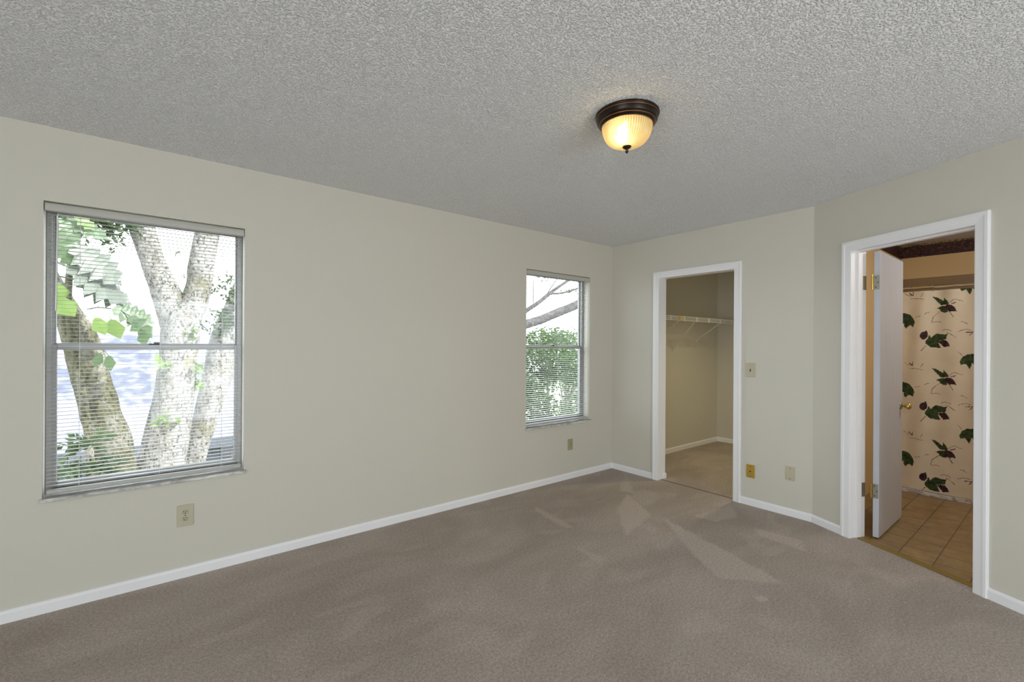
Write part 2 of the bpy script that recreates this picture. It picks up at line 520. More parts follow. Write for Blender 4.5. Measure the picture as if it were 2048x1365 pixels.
# ------------------------------------------------------------------ door casings and jambs
CP = [(0.0, 0.0), (0.0, 0.010), (0.006, 0.0125), (0.040, 0.015), (0.048, 0.019), (0.062, 0.019), (0.066, 0.016), (0.066, 0.0)]
def casing(name, origin, ang, u0, u1, zt, wleft, wright, thick, stop=None):
    root = bpy.data.objects.new(name, None); COL.objects.link(root)
    root.location = origin; root.rotation_euler = (0, 0, ang); struct(root)
    bm = bmesh.new()
    # path runs up the left side, over the top and down the right; outward is on the left of travel
    sweep(bm, [(u0, 0), (u0, zt), (u1, zt), (u1, 0)], [(w_ * wleft / 0.066, d) for w_, d in CP])
    obj('casing', bm, m_trim, root)
    bm = bmesh.new()
    r = 0.004
    box(bm, u0 - 0.02, u0 - r, 0.0, thick, 0, zt + 0.018)
    box(bm, u1 + r, u1 + 0.02, 0.0, thick, 0, zt + 0.018)
    box(bm, u0 - r, u1 + r, 0.0, thick, zt + r, zt + 0.018)
    obj('jamb', bm, m_trim, root)
    if stop:
        bm = bmesh.new()
        box(bm, u0 - r, u0 + 0.008, stop[0], stop[1], 0, zt + r, 0.002)
        box(bm, u1 - 0.008, u1 + r, stop[0], stop[1], 0, zt + r, 0.002)
        box(bm, u0 + 0.008, u1 - 0.008, stop[0], stop[1], zt - 0.008, zt + r, 0.002)
        obj('door_stop', bm, m_trim, root)
    return root
c1 = casing('trim_1', (0, 0, 0), -PI / 2, OC[0], OC[1], OC[2], 0.064, 0.062, 0.125)
c1['label'] = 'white casing round the closet doorway'
bm = bmesh.new(); box(bm, OC[0] - 0.003, OC[0] + 0.012, 0.085, 0.13, 0.0, 0.055, 0.006, 3)
obj('base_block', bm, m_trim, c1)
c2 = casing('trim_2', K, angA, OB[0], OB[1], OB[2], 0.066, 0.055, 0.13, (0.048, 0.088))
c2['label'] = 'white casing round the bathroom doorway'
# strips where floors meet
bm = bmesh.new(); box(bm, OC[0] + 0.001, OC[1] + 0.003, 0.040, 0.049, 0.0, 0.003, 0.001)
o = obj('trim_3', bm, m_seam); o.rotation_euler = (0, 0, -PI / 2); struct(o)
bm = bmesh.new(); box(bm, OB[0], OB[1], 0.050, 0.100, -0.002, 0.006, 0.003)
o = obj('trim_4', bm, m_thresh); o.location = K; o.rotation_euler = (0, 0, angA); struct(o)

# ------------------------------------------------------------------ windows
def window(name, W, label):
    x0, x1, z0, z1 = W
    root = bpy.data.objects.new(name, None); COL.objects.link(root)
    root.location = (x0, 0, z0); struct(root); root['label'] = label
    w_, h = x1 - x0, z1 - z0
    zm = 1.333 - z0
    bm = bmesh.new()
    f = 0.022
    box(bm, 0, f, 0.085, T_WIN, 0, h, 0.002); box(bm, w_ - f, w_, 0.085, T_WIN, 0, h, 0.002)
    box(bm, f, w_ - f, 0.085, T_WIN, h - f, h, 0.002); box(bm, f, w_ - f, 0.085, T_WIN, 0, f, 0.002)
    # track fins
    for y in (0.092, 0.118):
        box(bm, f, f + 0.006, y, y + 0.003, f, h - f); box(bm, w_ - f - 0.006, w_ - f, y, y + 0.003, f, h - f)
    obj('frame', bm, m_alu, root)
    def sash(nm, za, zb, y, st, top, bot):
        bm = bmesh.new()
        a, b = f + 0.001, w_ - f - 0.001
        box(bm, a, a + st, y, y + 0.02, za, zb, 0.002); box(bm, b - st, b, y, y + 0.02, za, zb, 0.002)
        box(bm, a + st, b - st, y, y + 0.02, zb - top, zb, 0.002); box(bm, a + st, b - st, y, y + 0.02, za, za + bot, 0.002)
        s = obj(nm, bm, m_alu, root)
        bm = bmesh.new()
        box(bm, a + st - 0.004, b - st + 0.004, y + 0.009, y + 0.012, za + bot - 0.004, zb - top + 0.004)
        obj('pane', bm, m_glass, s)
    sash('upper_sash', zm - 0.004, h - f - 0.001, 0.122, 0.012, 0.012, 0.022)
    sash('lower_sash', f + 0.001, zm + 0.012, 0.098, 0.018, 0.028, 0.030)
    bm = bmesh.new()
    zc = zm + 0.012
    box(bm, w_ / 2 - 0.024, w_ / 2 + 0.024, 0.099, 0.117, zc, zc + 0.006, 0.002)
    box(bm, w_ / 2 - 0.002, w_ / 2 + 0.026, 0.097, 0.109, zc + 0.006, zc + 0.015, 0.003)
    obj('sash_lock', bm, m_black, root)
    bm = bmesh.new()
    # marble stool: stays inside the opening, with a nose that laps the wall a little each side
    box(bm, 0, w_, -0.002, 0.086, -0.018, 0, 0.0)
    box(bm, -0.010, w_ + 0.010, -0.022, -0.001, -0.018, 0, 0.003)
    obj('window_sill', bm, m_sill, root)
    return root
window('window_1', W1, 'large aluminium window near the camera, tree trunks outside')
window('window_2', W2, 'aluminium window beside the room corner, leafy branches outside')

def blind(W, label, wand_x, tilt):
    x0, x1, z0, z1 = W
    w_, h = x1 - x0, z1 - z0
    root = thing('window_blind', label, 'blind', (x0, 0.0, z0), 0, 'mini blinds in the two windows')
    g = 0.008
    bm = bmesh.new()
    # headrail: rounded valance in front of a steel channel
    box(bm, g, w_ - g, 0.012, 0.040, h - 0.046, h - 0.010, 0.003)
    pr = []
    for i in range(9):
        a = PI * i / 8
        pr.append((0.006 - 0.006 * math.sin(a), h - 0.0275 + 0.0195 * math.cos(a)))
    pr += [(0.0125, h - 0.047), (0.0125, h - 0.008)]
    A = [bm.verts.new((g - 0.003, y, z)) for y, z in pr]; B = [bm.verts.new((w_ - g + 0.003, y, z)) for y, z in pr]
    for k in range(len(pr)):
        j = (k + 1) % len(pr)
        bm.faces.new((A[k], A[j], B[j], B[k]))
    bm.faces.new(A[::-1]); bm.faces.new(B)
    obj('headrail', bm, m_blind, root)
    bm = bmesh.new()
    top, bot = h - 0.060, 0.052
    nsl = int((top - bot) / 0.0195)
    yc, hw = 0.036, 0.0125
    for i in range(nsl + 1):
        z = bot + (top - bot) * i / nsl
        rows = []
        for k in range(5):
            u = -1 + k / 2
            y = yc + hw * u
            zz = z + 0.0010 * (1 - u * u) + tilt * u * hw
            rows.append((y, zz))
        e0, e1 = g + 0.004, w_ - g - 0.004
        sag = 0.0004 * math.sin(i * 1.7)
        for (ya, za), (yb, zb) in zip(rows, rows[1:]):
            up_ = [bm.verts.new(c) for c in ((e0, ya, za), (e1, ya, za + sag), (e1, yb, zb + sag), (e0, yb, zb))]
            bm.faces.new(up_)
    bmesh.ops.remove_doubles(bm, verts=bm.verts, dist=1e-5)
    s = obj('slats', bm, m_blind, root)
    md = s.modifiers.new('thickness', 'SOLIDIFY'); md.thickness = 0.0006
    bm = bmesh.new()
    box(bm, g + 0.003, w_ - g - 0.003, 0.018, 0.050, 0.012, 0.032, 0.005, 3)
    obj('bottom_rail', bm, m_blind, root)
    for fx in (0.15, 0.53, 0.87):
        bm = bmesh.new()
        for y in (yc - hw - 0.001, yc + hw + 0.001):
            tube(bm, [(w_ * fx, y, 0.030), (w_ * fx, y, h - 0.045)], 0.0007, 5)
        obj('ladder_cord', bm, m_cord, root)
    bm = bmesh.new()
    wx = wand_x - x0
    tube(bm, [(wx, 0.0195, h - 0.052), (wx + 0.001, 0.004, h - 0.075), (wx + 0.001, 0.002, h - 0.10)], 0.0022, 6)
    tube(bm, [(wx + 0.001, 0.002, h - 0.095), (wx - 0.004, 0.001, h - 0.55)], 0.0042, 6)
    obj('tilt_wand', bm, m_wand, root)
    return root
blind(W1, 'ivory mini blind with open slats over the large window, wand at its left', -4.375, 0.01)
blind(W2, 'ivory mini blind with open slats over the window nearest the room corner', -1.165, 0.01)

# ------------------------------------------------------------------ wall plates
def plate_bm(bm, w_, h, d=0.006):
    box(bm, -w_ / 2, w_ / 2, -d, 0.0, -h / 2, h / 2, 0.003, 2)
def disc(bm, x, z, r, y0, y1, seg=14, sx=1.0):
    M_ = Matrix.Translation((x, 0, z)) @ Matrix.Rotation(PI / 2, 4, 'X') @ Matrix.Diagonal((sx, 1, 1, 1))
    lathe(bm, [(0, -y0), (r, -y0), (r, -y1), (0, -y1)], seg, M_)
def receptacle(root, zc, plate_d, dark):
    bm = bmesh.new()
    # rounded face with flat top and bottom
    pts = []
    for i in range(40):
        a = 2 * PI * i / 40
        pts.append((0.0172 * math.cos(a), max(-0.0128, min(0.0128, 0.0172 * math.sin(a)))))
    A = [bm.verts.new((x, -plate_d - 0.0018, zc + z)) for x, z in pts]; B = [bm.verts.new((x, -plate_d + 0.001, zc + z)) for x, z in pts]
    bm.faces.new(A)
    for i in range(40):
        j = (i + 1) % 40
        bm.faces.new((A[i], A[j], B[j], B[i]))
    r = obj('receptacle', bm, dark, root)
    bm = bmesh.new()
    y1 = -plate_d - 0.0018
    box(bm, -0.0078, -0.0052, y1 - 0.0003, y1 + 0.001, zc - 0.001, zc + 0.0085)
    box(bm, 0.0052, 0.0076, y1 - 0.0003, y1 + 0.001, zc + 0.0005, zc + 0.0075)
    disc(bm, 0, zc - 0.0068, 0.0027, y1 - 0.0003, y1 + 0.001, 12)
    obj('slots', bm, m_slot, r)
def outlet(name, label, loc, rotz, pw, ph, pm, rm):
    t_ = thing(name, label, 'power outlet', loc, rotz)
    bm = bmesh.new(); plate_bm(bm, pw, ph); obj('plate', bm, pm, t_)
    receptacle(t_, 0.0195, 0.006, rm); receptacle(t_, -0.0195, 0.006, rm)
    bm = bmesh.new(); disc(bm, 0, 0, 0.003, -0.0075, -0.005, 12); obj('screw', bm, m_slot, t_)
outlet('power_outlet', 'almond duplex power outlet on the wall below the large window', (-3.841, 0, 0.357), 0, 0.079, 0.124, m_ivoryplate, m_recept)
outlet('power_outlet', 'tan duplex power outlet on the wall below the small corner window', (-0.656, 0, 0.345), 0, 0.070, 0.113, m_tanplate, m_tanplate)
t_ = thing('light_switch', 'almond toggle light switch beside the closet doorway', 'light switch', (0, -1.483, 1.152), -PI / 2)
bm = bmesh.new(); plate_bm(bm, 0.079, 0.122); obj('plate', bm, m_ivoryplate, t_)
bm = bmesh.new(); box(bm, -0.005, 0.005, -0.0066, -0.004, -0.012, 0.012); obj('slot', bm, m_slot, t_)
bm = bmesh.new(); box(bm, -0.004, 0.004, -0.018, -0.004, -0.004, 0.006, 0.0015); xform(bm, Matrix.Translation((0, 0, 0.003)) @ Matrix.Rotation(-0.35, 4, 'X')); obj('toggle', bm, m_recept, t_)
for z in (0.030, -0.030):
    bm = bmesh.new(); disc(bm, 0, z, 0.003, -0.0072, -0.005, 12); obj('screw', bm, m_recept, t_)
t_ = thing('cable_plate', 'brass coloured cable wall plate low beside the closet casing', 'wall plate', (0, -1.488, 0.290), -PI / 2)
bm = bmesh.new(); plate_bm(bm, 0.070, 0.112); obj('plate', bm, m_goldplate, t_)
bm = bmesh.new(); disc(bm, 0, 0.0, 0.0055, -0.012, -0.005, 6); disc(bm, 0, 0, 0.004, -0.016, -0.012, 12); obj('cable_jack', bm, m_slot, t_)
for z in (0.041, -0.041):
    bm = bmesh.new(); disc(bm, 0, z, 0.0032, -0.0075, -0.005, 12); obj('screw', bm, m_slot, t_)
t_ = thing('blank_plate', 'almond blank wall plate low on the wall right of the brass one', 'wall plate', (0, -1.795, 0.339), -PI / 2)
bm = bmesh.new(); plate_bm(bm, 0.071, 0.113); obj('plate', bm, m_ivoryplate, t_)
for z in (0.041, -0.041):
    bm = bmesh.new(); disc(bm, 0, z, 0.0032, -0.0075, -0.005, 12); obj('screw', bm, m_slot, t_)

# ------------------------------------------------------------------ ceiling light
t_ = thing('ceiling_light', 'round bronze ceiling light with ribbed amber glass dome, switched on', 'ceiling light', (-2.262, -1.905, CH))
bm = bmesh.new()
lathe(bm, [(0, 0), (0.146, 0), (0.147, -0.006), (0.144, -0.012), (0.141, -0.013), (0.140, -0.016), (0.139, -0.030), (0.133, -0.040), (0.128, -0.042), (0.126, -0.046), (0.121, -0.052), (0.115, -0.054), (0.113, -0.050), (0.113, -0.02), (0, -0.02)], 72)
pan = obj('pan', bm, m_bronze, t_, True)
for r, z in ((0.1425, -0.0135), (0.1285, -0.0425), (0.1175, -0.0545)):
    bm = bmesh.new()
    pts = [(r * math.cos(a * PI / 36), r * math.sin(a * PI / 36), z) for a in range(73)]
    tube(bm, pts, 0.0018, 6, caps=False)
    obj('copper_ring', bm, m_copper, pan, True)
m_shade = bpy.data.materials.new('amber_alabaster_glass'); m_shade.use_nodes = True
t = m_shade.node_tree
t.nodes.remove(t.nodes['Principled BSDF'])
tl = t.nodes.new('ShaderNodeBsdfTranslucent'); tl.inputs[0].default_value = (0.95, 0.79, 0.42, 1)
df = t.nodes.new('ShaderNodeBsdfDiffuse'); df.inputs[0].default_value = (0.80, 0.62, 0.30, 1)
gs = t.nodes.new('ShaderNodeBsdfGlossy'); gs.inputs['Roughness'].default_value = 0.12
tp = t.nodes.new('ShaderNodeBsdfTransparent'); tp.inputs[0].default_value = (1.0, 0.91, 0.74, 1)
m0 = t.nodes.new('ShaderNodeMixShader'); m0.inputs[0].default_value = 0.55      # of what passes, most goes straight through
m1 = t.nodes.new('ShaderNodeMixShader'); m1.inputs[0].default_value = 0.45
m2 = t.nodes.new('ShaderNodeMixShader'); m2.inputs[0].default_value = 0.05
t.links.new(tl.outputs[0], m0.inputs[1]); t.links.new(tp.outputs[0], m0.inputs[2])
t.links.new(m0.outputs[0], m1.inputs[1]); t.links.new(df.outputs[0], m1.inputs[2])
t.links.new(m1.outputs[0], m2.inputs[1]); t.links.new(gs.outputs[0], m2.inputs[2])
t.links.new(m2.outputs[0], t.nodes['Material Output'].inputs[0])
bm = bmesh.new()
prof = [(0.1135, -0.048)]
for i in range(1, 15):
    a = PI / 2 * i / 14
    prof.append((0.114 * math.cos(a) ** 0.62 if i < 14 else 0.0, -0.050 - 0.098 * math.sin(a)))
lathe(bm, prof, 480, None, 0.016, 60)
obj('glass_shade', bm, m_shade, t_, True)
bm = bmesh.new()
lathe(bm, [(0, -0.145), (0.020, -0.146), (0.021, -0.150), (0.014, -0.157), (0.006, -0.160), (0.005, -0.166), (0.007, -0.169), (0.007, -0.174), (0.003, -0.179), (0, -0.180)], 24)
obj('finial', bm, m_bronze, t_, True)
m_bulb = bpy.data.materials.new('lamp_bulb'); m_bulb.use_nodes = True
b_ = m_bulb.node_tree.nodes['Principled BSDF']
b_.inputs['Emission Color'].default_value = (1, 0.86, 0.62, 1); b_.inputs['Emission Strength'].default_value = 3
bm = bmesh.new()
bdir = Vector((-0.045, -0.012, -0.088))
lathe(bm, [(0, 0.02), (0.012, 0.018), (0.014, 0.0), (0.026, -0.022), (0.027, -0.032), (0.018, -0.048), (0, -0.054)], 24, Matrix.Translation((-0.028, -0.008, -0.06)) @ Matrix.Rotation(0.5, 4, 'Y'))
obj('bulb', bm, m_bulb, t_, True)
pl = bpy.data.lights.new('bulb_light', 'POINT'); pl.energy = 2.0; pl.color = (1, 0.86, 0.62); pl.shadow_soft_size = 0.022
po = bpy.data.objects.new('bulb_light', pl); po.parent = t_; po.location = (-0.052, -0.014, -0.108); COL.objects.link(po)

# ------------------------------------------------------------------ closet shelf
t_ = thing('wire_shelf', 'white wire closet shelf with slanted braces along the closet wall', 'shelf', (0, 0, 0))
sx0, sx1, sy, sz = 0.125, XE - 0.004, -0.35, 1.692
bm = bmesh.new()
for y in (-0.012, -0.12, -0.235): tube(bm, [(sx0, y, sz - 0.004), (sx1, y, sz - 0.004)], 0.0028, 6)
x = sx0 + 0.01
while x < sx1:
    tube(bm, [(x, -0.006, sz), (x, sy + 0.003, sz)], 0.0016, 5)
    tube(bm, [(x, sy + 0.003, sz), (x, sy, sz - 0.042)], 0.0016, 5)
    x += 0.0254
obj('deck', bm, m_wire, t_)
bm = bmesh.new()
for z in (sz + 0.002, sz - 0.044): tube(bm, [(sx0, sy, z), (sx1, sy, z)], 0.0034, 8)
obj('front_lip', bm, m_wire, t_)
for i, (xa, za, xb_, zb) in enumerate(((0.80, 1.665, 0.95, 1.47), (1.145, 1.68, 1.19, 1.29), (1.715, 1.648, 1.79, 1.437))):
    bm = bmesh.new()
    tube(bm, [(xa, sy - 0.002, za), (xb_, -0.012, zb + 0.008), (xb_, -0.006, zb - 0.012)], 0.0058, 8)
    box(bm, xb_ - 0.008, xb_ + 0.008, -0.006, 0.0, zb - 0.03, zb + 0.006, 0.002)
    obj('brace', bm, m_wire, t_)
for x, big in ((0.585, 0), (0.80, 1), (0.87, 0), (1.145, 0), (1.43, 0), (1.715, 0), (2.02, 0)):
    bm = bmesh.new()
    w2 = 0.028 if big else 0.009
    box(bm, x - w2, x + w2, sy - 0.007, sy + 0.004, sz - 0.050, sz + 0.007, 0.002)
    o = obj('clip', bm, m_clip if big else m_wire, t_)
    if big: o['label'] = 'yellowed plastic clip'

# ------------------------------------------------------------------ bathroom door
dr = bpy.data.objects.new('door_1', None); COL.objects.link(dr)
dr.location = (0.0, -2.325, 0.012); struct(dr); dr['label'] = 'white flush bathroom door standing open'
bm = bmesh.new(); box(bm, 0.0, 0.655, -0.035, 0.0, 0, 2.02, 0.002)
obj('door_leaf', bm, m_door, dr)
for z in (1.800, 0.325):
    bm = bmesh.new()
    box(bm, -0.0022, 0.0, -0.031, -0.001, z - 0.05, z + 0.05)
    h_ = obj('hinge_leaf', bm, m_steel, dr)
    bm = bmesh.new()
    for k, (a, b) in enumerate(((-0.05, -0.031), (-0.030, -0.011), (-0.010, 0.010), (0.011, 0.030), (0.031, 0.05))):
        lathe(bm, [(0, z + a), (0.0062, z + a), (0.0062, z + b), (0, z + b)], 12, Matrix.Translation((-0.007, 0.007, 0)))
    lathe(bm, [(0, z + 0.05), (0.0045, z + 0.05), (0.005, z + 0.055), (0, z + 0.058)], 12, Matrix.Translation((-0.007, 0.007, 0)))
    obj('hinge_knuckle', bm, m_brass, dr)
    bm = bmesh.new()
    for k in (-0.034, 0.0, 0.034):
        lathe(bm, [(0, 0), (0.004, 0), (0.003, 0.001), (0, 0.001)], 10, Matrix.Translation((-0.0022, -0.016 + (0.006 if k else -0.006), z + k)) @ Matrix.Rotation(-PI / 2, 4, 'Y'))
    obj('hinge_screws', bm, m_slot, dr)
for side in (-1, 1):
    bm = bmesh.new()
    base = -0.035 if side < 0 else 0.0
    M_ = Matrix.Translation((0.592, base, 0.885)) @ Matrix.Rotation(PI / 2 if side < 0 else -PI / 2, 4, 'X')
    lathe(bm, [(0, 0), (0.032, 0), (0.032, 0.003), (0.026, 0.008), (0.012, 0.010), (0, 0.010)], 32, M_)
    ro = obj('rosette', bm, m_steel if side < 0 else m_brass, dr, True)
    bm = bmesh.new()
    lathe(bm, [(0, 0.008), (0.011, 0.009), (0.0105, 0.022), (0.014, 0.028), (0.022, 0.034), (0.0255, 0.042), (0.0258, 0.052), (0.023, 0.060), (0.016, 0.064), (0, 0.065)], 32, M_)
    obj('knob', bm, m_brass, dr, True)
# leaves of the hinges that stay on the jamb
for z in (1.812, 0.337):
    bm = bmesh.new()
    box(bm, OB[0] - 0.0040, OB[0] - 0.0020, 0.096, 0.131, z - 0.05, z + 0.05)
    o = obj('hinge_plate', bm, m_steel, c2)

# ------------------------------------------------------------------ bathroom fittings
o = slab('trim_5', XE - 0.002, XE, YB, -2.02, 2.305, 2.425, m_border)
o = slab('trim_6', XE - 0.003, XE, YB, -2.02, 2.425, CH, m_gold)
o = slab('trim_7', 0.14, XE - 0.003, -2.022, -2.02, 2.305, 2.425, m_border)
o = slab('trim_8', 0.14, XE - 0.003, -2.023, -2.02, 2.425, CH, m_gold)
bl = bpy.data.lights.new('bathroom_fill', 'POINT'); bl.energy = 17; bl.color = (0.97, 0.98, 1.0); bl.shadow_soft_size = 0.09  # added fill light without a fixture, brightens the bathroom
bo = bpy.data.objects.new('bathroom_fill', bl); bo.location = (0.75, -3.45, 2.2); COL.objects.link(bo)
XCU = 1.56
cl = bpy.data.lights.new('closet_fill', 'SPOT'); cl.energy = 66; cl.color = (1.0, 0.86, 0.52); cl.spot_size = 2.3; cl.spot_blend = 0.8; cl.shadow_soft_size = 0.07  # added downward fill, no fixture, lifts the closet below its dark top
co_ = bpy.data.objects.new('closet_fill', cl); co_.location = (1.15, -1.25, 2.42); COL.objects.link(co_)
bm = bmesh.new(); box(bm, XCU - 0.022, XCU + 0.10, YB, -2.02, -0.001, 0.032, 0.004)
tag(obj('shower_curb', bm, m_curb), 'low veined white marble curb under the leaf print curtain', 'shower curb')
bm = bmesh.new(); tube(bm, [(XCU, YB + 0.001, 1.905), (XCU, -2.021, 1.905)], 0.0125, 20)
rod = obj('shower_rod', bm, m_chrome, None, True); tag(rod, 'chrome shower curtain rod across the bathroom', 'curtain rod')

# curtain: fine grid, faces take the print's material
def wave(y, z):
    k = max(0.0, (z - 0.03) / 1.83)
    return 0.010 * math.sin(y * 2 * PI / 0.205 + 0.6) * (0.45 + 0.55 * k) + 0.007 * math.sin(y * 2 * PI / 0.53 + 2.0 * (1 - k)) + 0.003 * math.sin(y * 40 + z * 6)
MOT = {
 'g': [[(-2.3936,1.8157),(-2.4225,1.8092),(-2.4555,1.7842),(-2.4686,1.7714),(-2.4728,1.8018),(-2.4923,1.7756),(-2.5074,1.7481),(-2.5011,1.7368),(-2.4709,1.7358),(-2.4535,1.7339),(-2.4226,1.7746)],
       [(-2.4229,1.709),(-2.4536,1.725),(-2.4731,1.7297),(-2.4883,1.7052),(-2.5013,1.6722),(-2.4756,1.6646),(-2.4538,1.6776),(-2.445,1.6959)],
       [(-2.3505,1.4111),(-2.3662,1.4351),(-2.375,1.4712),(-2.3841,1.453),(-2.3886,1.441),(-2.4063,1.4648),(-2.424,1.4795),(-2.4503,1.4732),(-2.4764,1.4698),(-2.5022,1.4766),(-2.4916,1.4579),(-2.4874,1.4255),(-2.4593,1.4197),(-2.4353,1.4109),(-2.442,1.3812),(-2.4553,1.3487),(-2.4201,1.3513),(-2.389,1.354),(-2.362,1.3779),(-2.3506,1.3929)],
       [(-2.1248,1.6697),(-2.1492,1.6842),(-2.1808,1.6745),(-2.2072,1.6732),(-2.2406,1.658),(-2.2595,1.6294),(-2.2713,1.6075),(-2.2738,1.5829),(-2.2646,1.5402),(-2.241,1.5593),(-2.2222,1.5444),(-2.2127,1.5291),(-2.2007,1.5449),(-2.1957,1.5793),(-2.1693,1.5614),(-2.1448,1.5935),(-2.1301,1.5814)],
       [(-2.5772,1.2312),(-2.5915,1.2692),(-2.6243,1.2959),(-2.6608,1.2995),(-2.6889,1.2859),(-2.7127,1.2582),(-2.7168,1.2246),(-2.7052,1.1847),(-2.6852,1.2065),(-2.6692,1.2002),(-2.653,1.2223),(-2.6451,1.1878),(-2.6371,1.1674),(-2.6206,1.1982),(-2.6124,1.2123),(-2.5815,1.1995)]],
 'p': [[(-2.4731,1.7179),(-2.4882,1.7347),(-2.5096,1.7362),(-2.5309,1.7261),(-2.5458,1.7048),(-2.5564,1.6722),(-2.5354,1.6762),(-2.5099,1.6717),(-2.4884,1.6934)],
       [(-2.3114,1.4659),(-2.3251,1.4901),(-2.3433,1.4988),(-2.3591,1.5088),(-2.3683,1.4713),(-2.3639,1.4472),(-2.3481,1.4262),(-2.3299,1.4263),(-2.3138,1.4446)],
       [(-2.434,1.4062),(-2.4593,1.418),(-2.4853,1.4197),(-2.5026,1.399),(-2.5155,1.3668),(-2.4942,1.3608),(-2.4748,1.3548),(-2.4595,1.3753)]],
}
LIN = [  # (points, half width, dark)
 ([(-2.512,1.6716),(-2.5356,1.6237)],.0022,1),([(-2.3552,1.3718),(-2.3213,1.32)],.0022,1),
 ([(-2.1992,1.8619),(-2.2208,1.8415),(-2.2445,1.8335),(-2.2609,1.8352)],.0022,0),([(-2.2325,1.8591),(-2.2491,1.8454),(-2.2642,1.8331)],.0045,1),
 ([(-2.2642,1.8331),(-2.2608,1.866)],.003,1),([(-2.3189,1.8215),(-2.3303,1.8388),(-2.3348,1.8566)],.0025,0),([(-2.2399,1.8048),(-2.2774,1.8063),(-2.3373,1.7976)],.0025,0),
 ([(-2.5117,1.7537),(-2.5307,1.7758),(-2.5517,1.7818),(-2.5727,1.7698),(-2.5976,1.7634)],.0025,0),([(-2.5202,1.7443),(-2.535,1.7463),(-2.5519,1.7568)],.004,1),
 ([(-2.4537,1.6865),(-2.4232,1.6554),(-2.4011,1.6325),(-2.3946,1.6028),(-2.3934,1.5789)],.0018,0),([(-2.3969,1.5817),(-2.4235,1.5886),(-2.4542,1.5827)],.0018,0),
 ([(-2.5656,1.4919),(-2.5863,1.506),(-2.6152,1.514),(-2.6478,1.5047)],.002,0),([(-2.6112,1.4853),(-2.6357,1.4878),(-2.6559,1.4846)],.004,1),
 ([(-2.6358,1.462),(-2.6479,1.4704),(-2.6579,1.4959)],.003,1),([(-2.4589,1.5056),(-2.4806,1.514),(-2.5063,1.5105),(-2.5234,1.4985)],.002,0),
 ([(-2.4893,1.4891),(-2.5108,1.4782),(-2.5278,1.4633),(-2.5533,1.4398)],.002,0),([(-2.3471,1.659),(-2.3606,1.6704),(-2.3786,1.6755)],.0018,0),
 ([(-2.2782,1.6317),(-2.306,1.6397),(-2.3198,1.6451)],.0018,0),([(-2.5622,1.3207),(-2.5789,1.3036),(-2.5915,1.2836)],.0018,0),([(-2.5819,1.5812),(-2.6025,1.5776),(-2.6231,1.5597)],.0018,0)]
def inside(poly, y, z):
    r = False
    j = len(poly) - 1
    for i in range(len(poly)):
        (a, b), (c, d) = poly[i], poly[j]
        if (b > z) != (d > z) and y < (c - a) * (z - b) / (d - b) + a: r = not r
        j = i
    return r
CY0, CY1, CZ0, CZ1, STEP = -2.03, -3.70, 0.036, 1.872, 0.0048
ny, nz = int((CY0 - CY1) / STEP), int((CZ1 - CZ0) / STEP)
Yc = [CY0 - STEP * i for i in range(ny + 1)]
Zc = [CZ0 + (CZ1 - CZ0) * j / nz for j in range(nz + 1)]
idx = bytearray(ny * nz)
dz = (CZ1 - CZ0) / nz
def paint(poly, mi):
    y0, y1 = min(p[0] for p in poly), max(p[0] for p in poly)
    z0, z1 = min(p[1] for p in poly), max(p[1] for p in poly)
    for i in range(max(0, int((CY0 - y1) / STEP) - 1), min(ny, int((CY0 - y0) / STEP) + 2)):
        for j in range(max(0, int((z0 - CZ0) / dz) - 1), min(nz, int((z1 - CZ0) / dz) + 2)):
            if inside(poly, CY0 - STEP * (i + .5), CZ0 + dz * (j + .5)): idx[i * nz + j] = mi
def stroke(pts, hw, mi):
    for (a, b), (c, d) in zip(pts, pts[1:]):
        L_ = math.hypot(c - a, d - b) or 1
        nx_, nz_ = -(d - b) / L_ * hw, (c - a) / L_ * hw
        paint([(a + nx_, b + nz_), (c + nx_, d + nz_), (c - nx_, d - nz_), (a - nx_, b - nz_)], mi)
for cyi in range(3):
    for rz in range(-1, 4):
        sh = lambda pl: [(y - 0.76 * cyi, z - 0.65 * rz) for y, z in pl]
        for pts, hw, dk in LIN: stroke(sh(pts), max(hw, 0.0026), 4 if dk else 3)
        for pg in MOT['g']: paint(sh(pg), 1)
        for pg in MOT['p']: paint(sh(pg), 2)
verts = [(XCU + wave(y, z), y, z) for y in Yc for z in Zc]
faces = [(i * (nz + 1) + j, (i + 1) * (nz + 1) + j, (i + 1) * (nz + 1) + j + 1, i * (nz + 1) + j + 1) for i in range(ny) for j in range(nz)]
me = bpy.data.meshes.new('shower_curtain')
me.from_pydata(verts, [], faces)
me.polygons.foreach_set('material_index', list(idx))
me.polygons.foreach_set('use_smooth', [True] * len(faces))
cu = link('shower_curtain', me, [m_curt, m_cgreen, m_cpurple, m_cmauve, m_cdarkm])
tag(cu, 'cream shower curtain printed with green and plum leaves', 'shower curtain')
# rings from rod to curtain
ring0 = None
RING = {0: 'small wire curtain ring on the rod, behind the open bathroom door', 1: 'small wire curtain ring on the rod, first one right of the open door',
        2: 'small wire curtain ring on the rod, middle one seen through the doorway', 3: 'small wire curtain ring on the rod, nearest the right doorway casing'}
for i in range(7):
    y = -2.09 - 0.155 * i
    if ring0 is None:
        bm = bmesh.new()
        pts = [(0, 0, 0)]
        pts = [(0.0155 * math.sin(a), 0, 0.0155 * math.cos(a) - 0.0005) for a in [(-PI * 0.75) + 1.5 * PI * k / 14 for k in range(15)]]
        pts = pts + [(0.004, 0, -0.028), (0.0, 0.0, -0.046), (-0.006, 0, -0.042)]
        tube(bm, pts, 0.0013, 6)
        o = ring0 = obj('curtain_ring', bm, m_chrome, None, True)
    else:
        o = ring0.copy(); COL.objects.link(o)
    o.location = (XCU, y, 1.905)
    tag(o, RING.get(i, 'small wire curtain ring on the rod past the right side of the bathroom doorway'), 'curtain ring', 'rings along the shower rod')

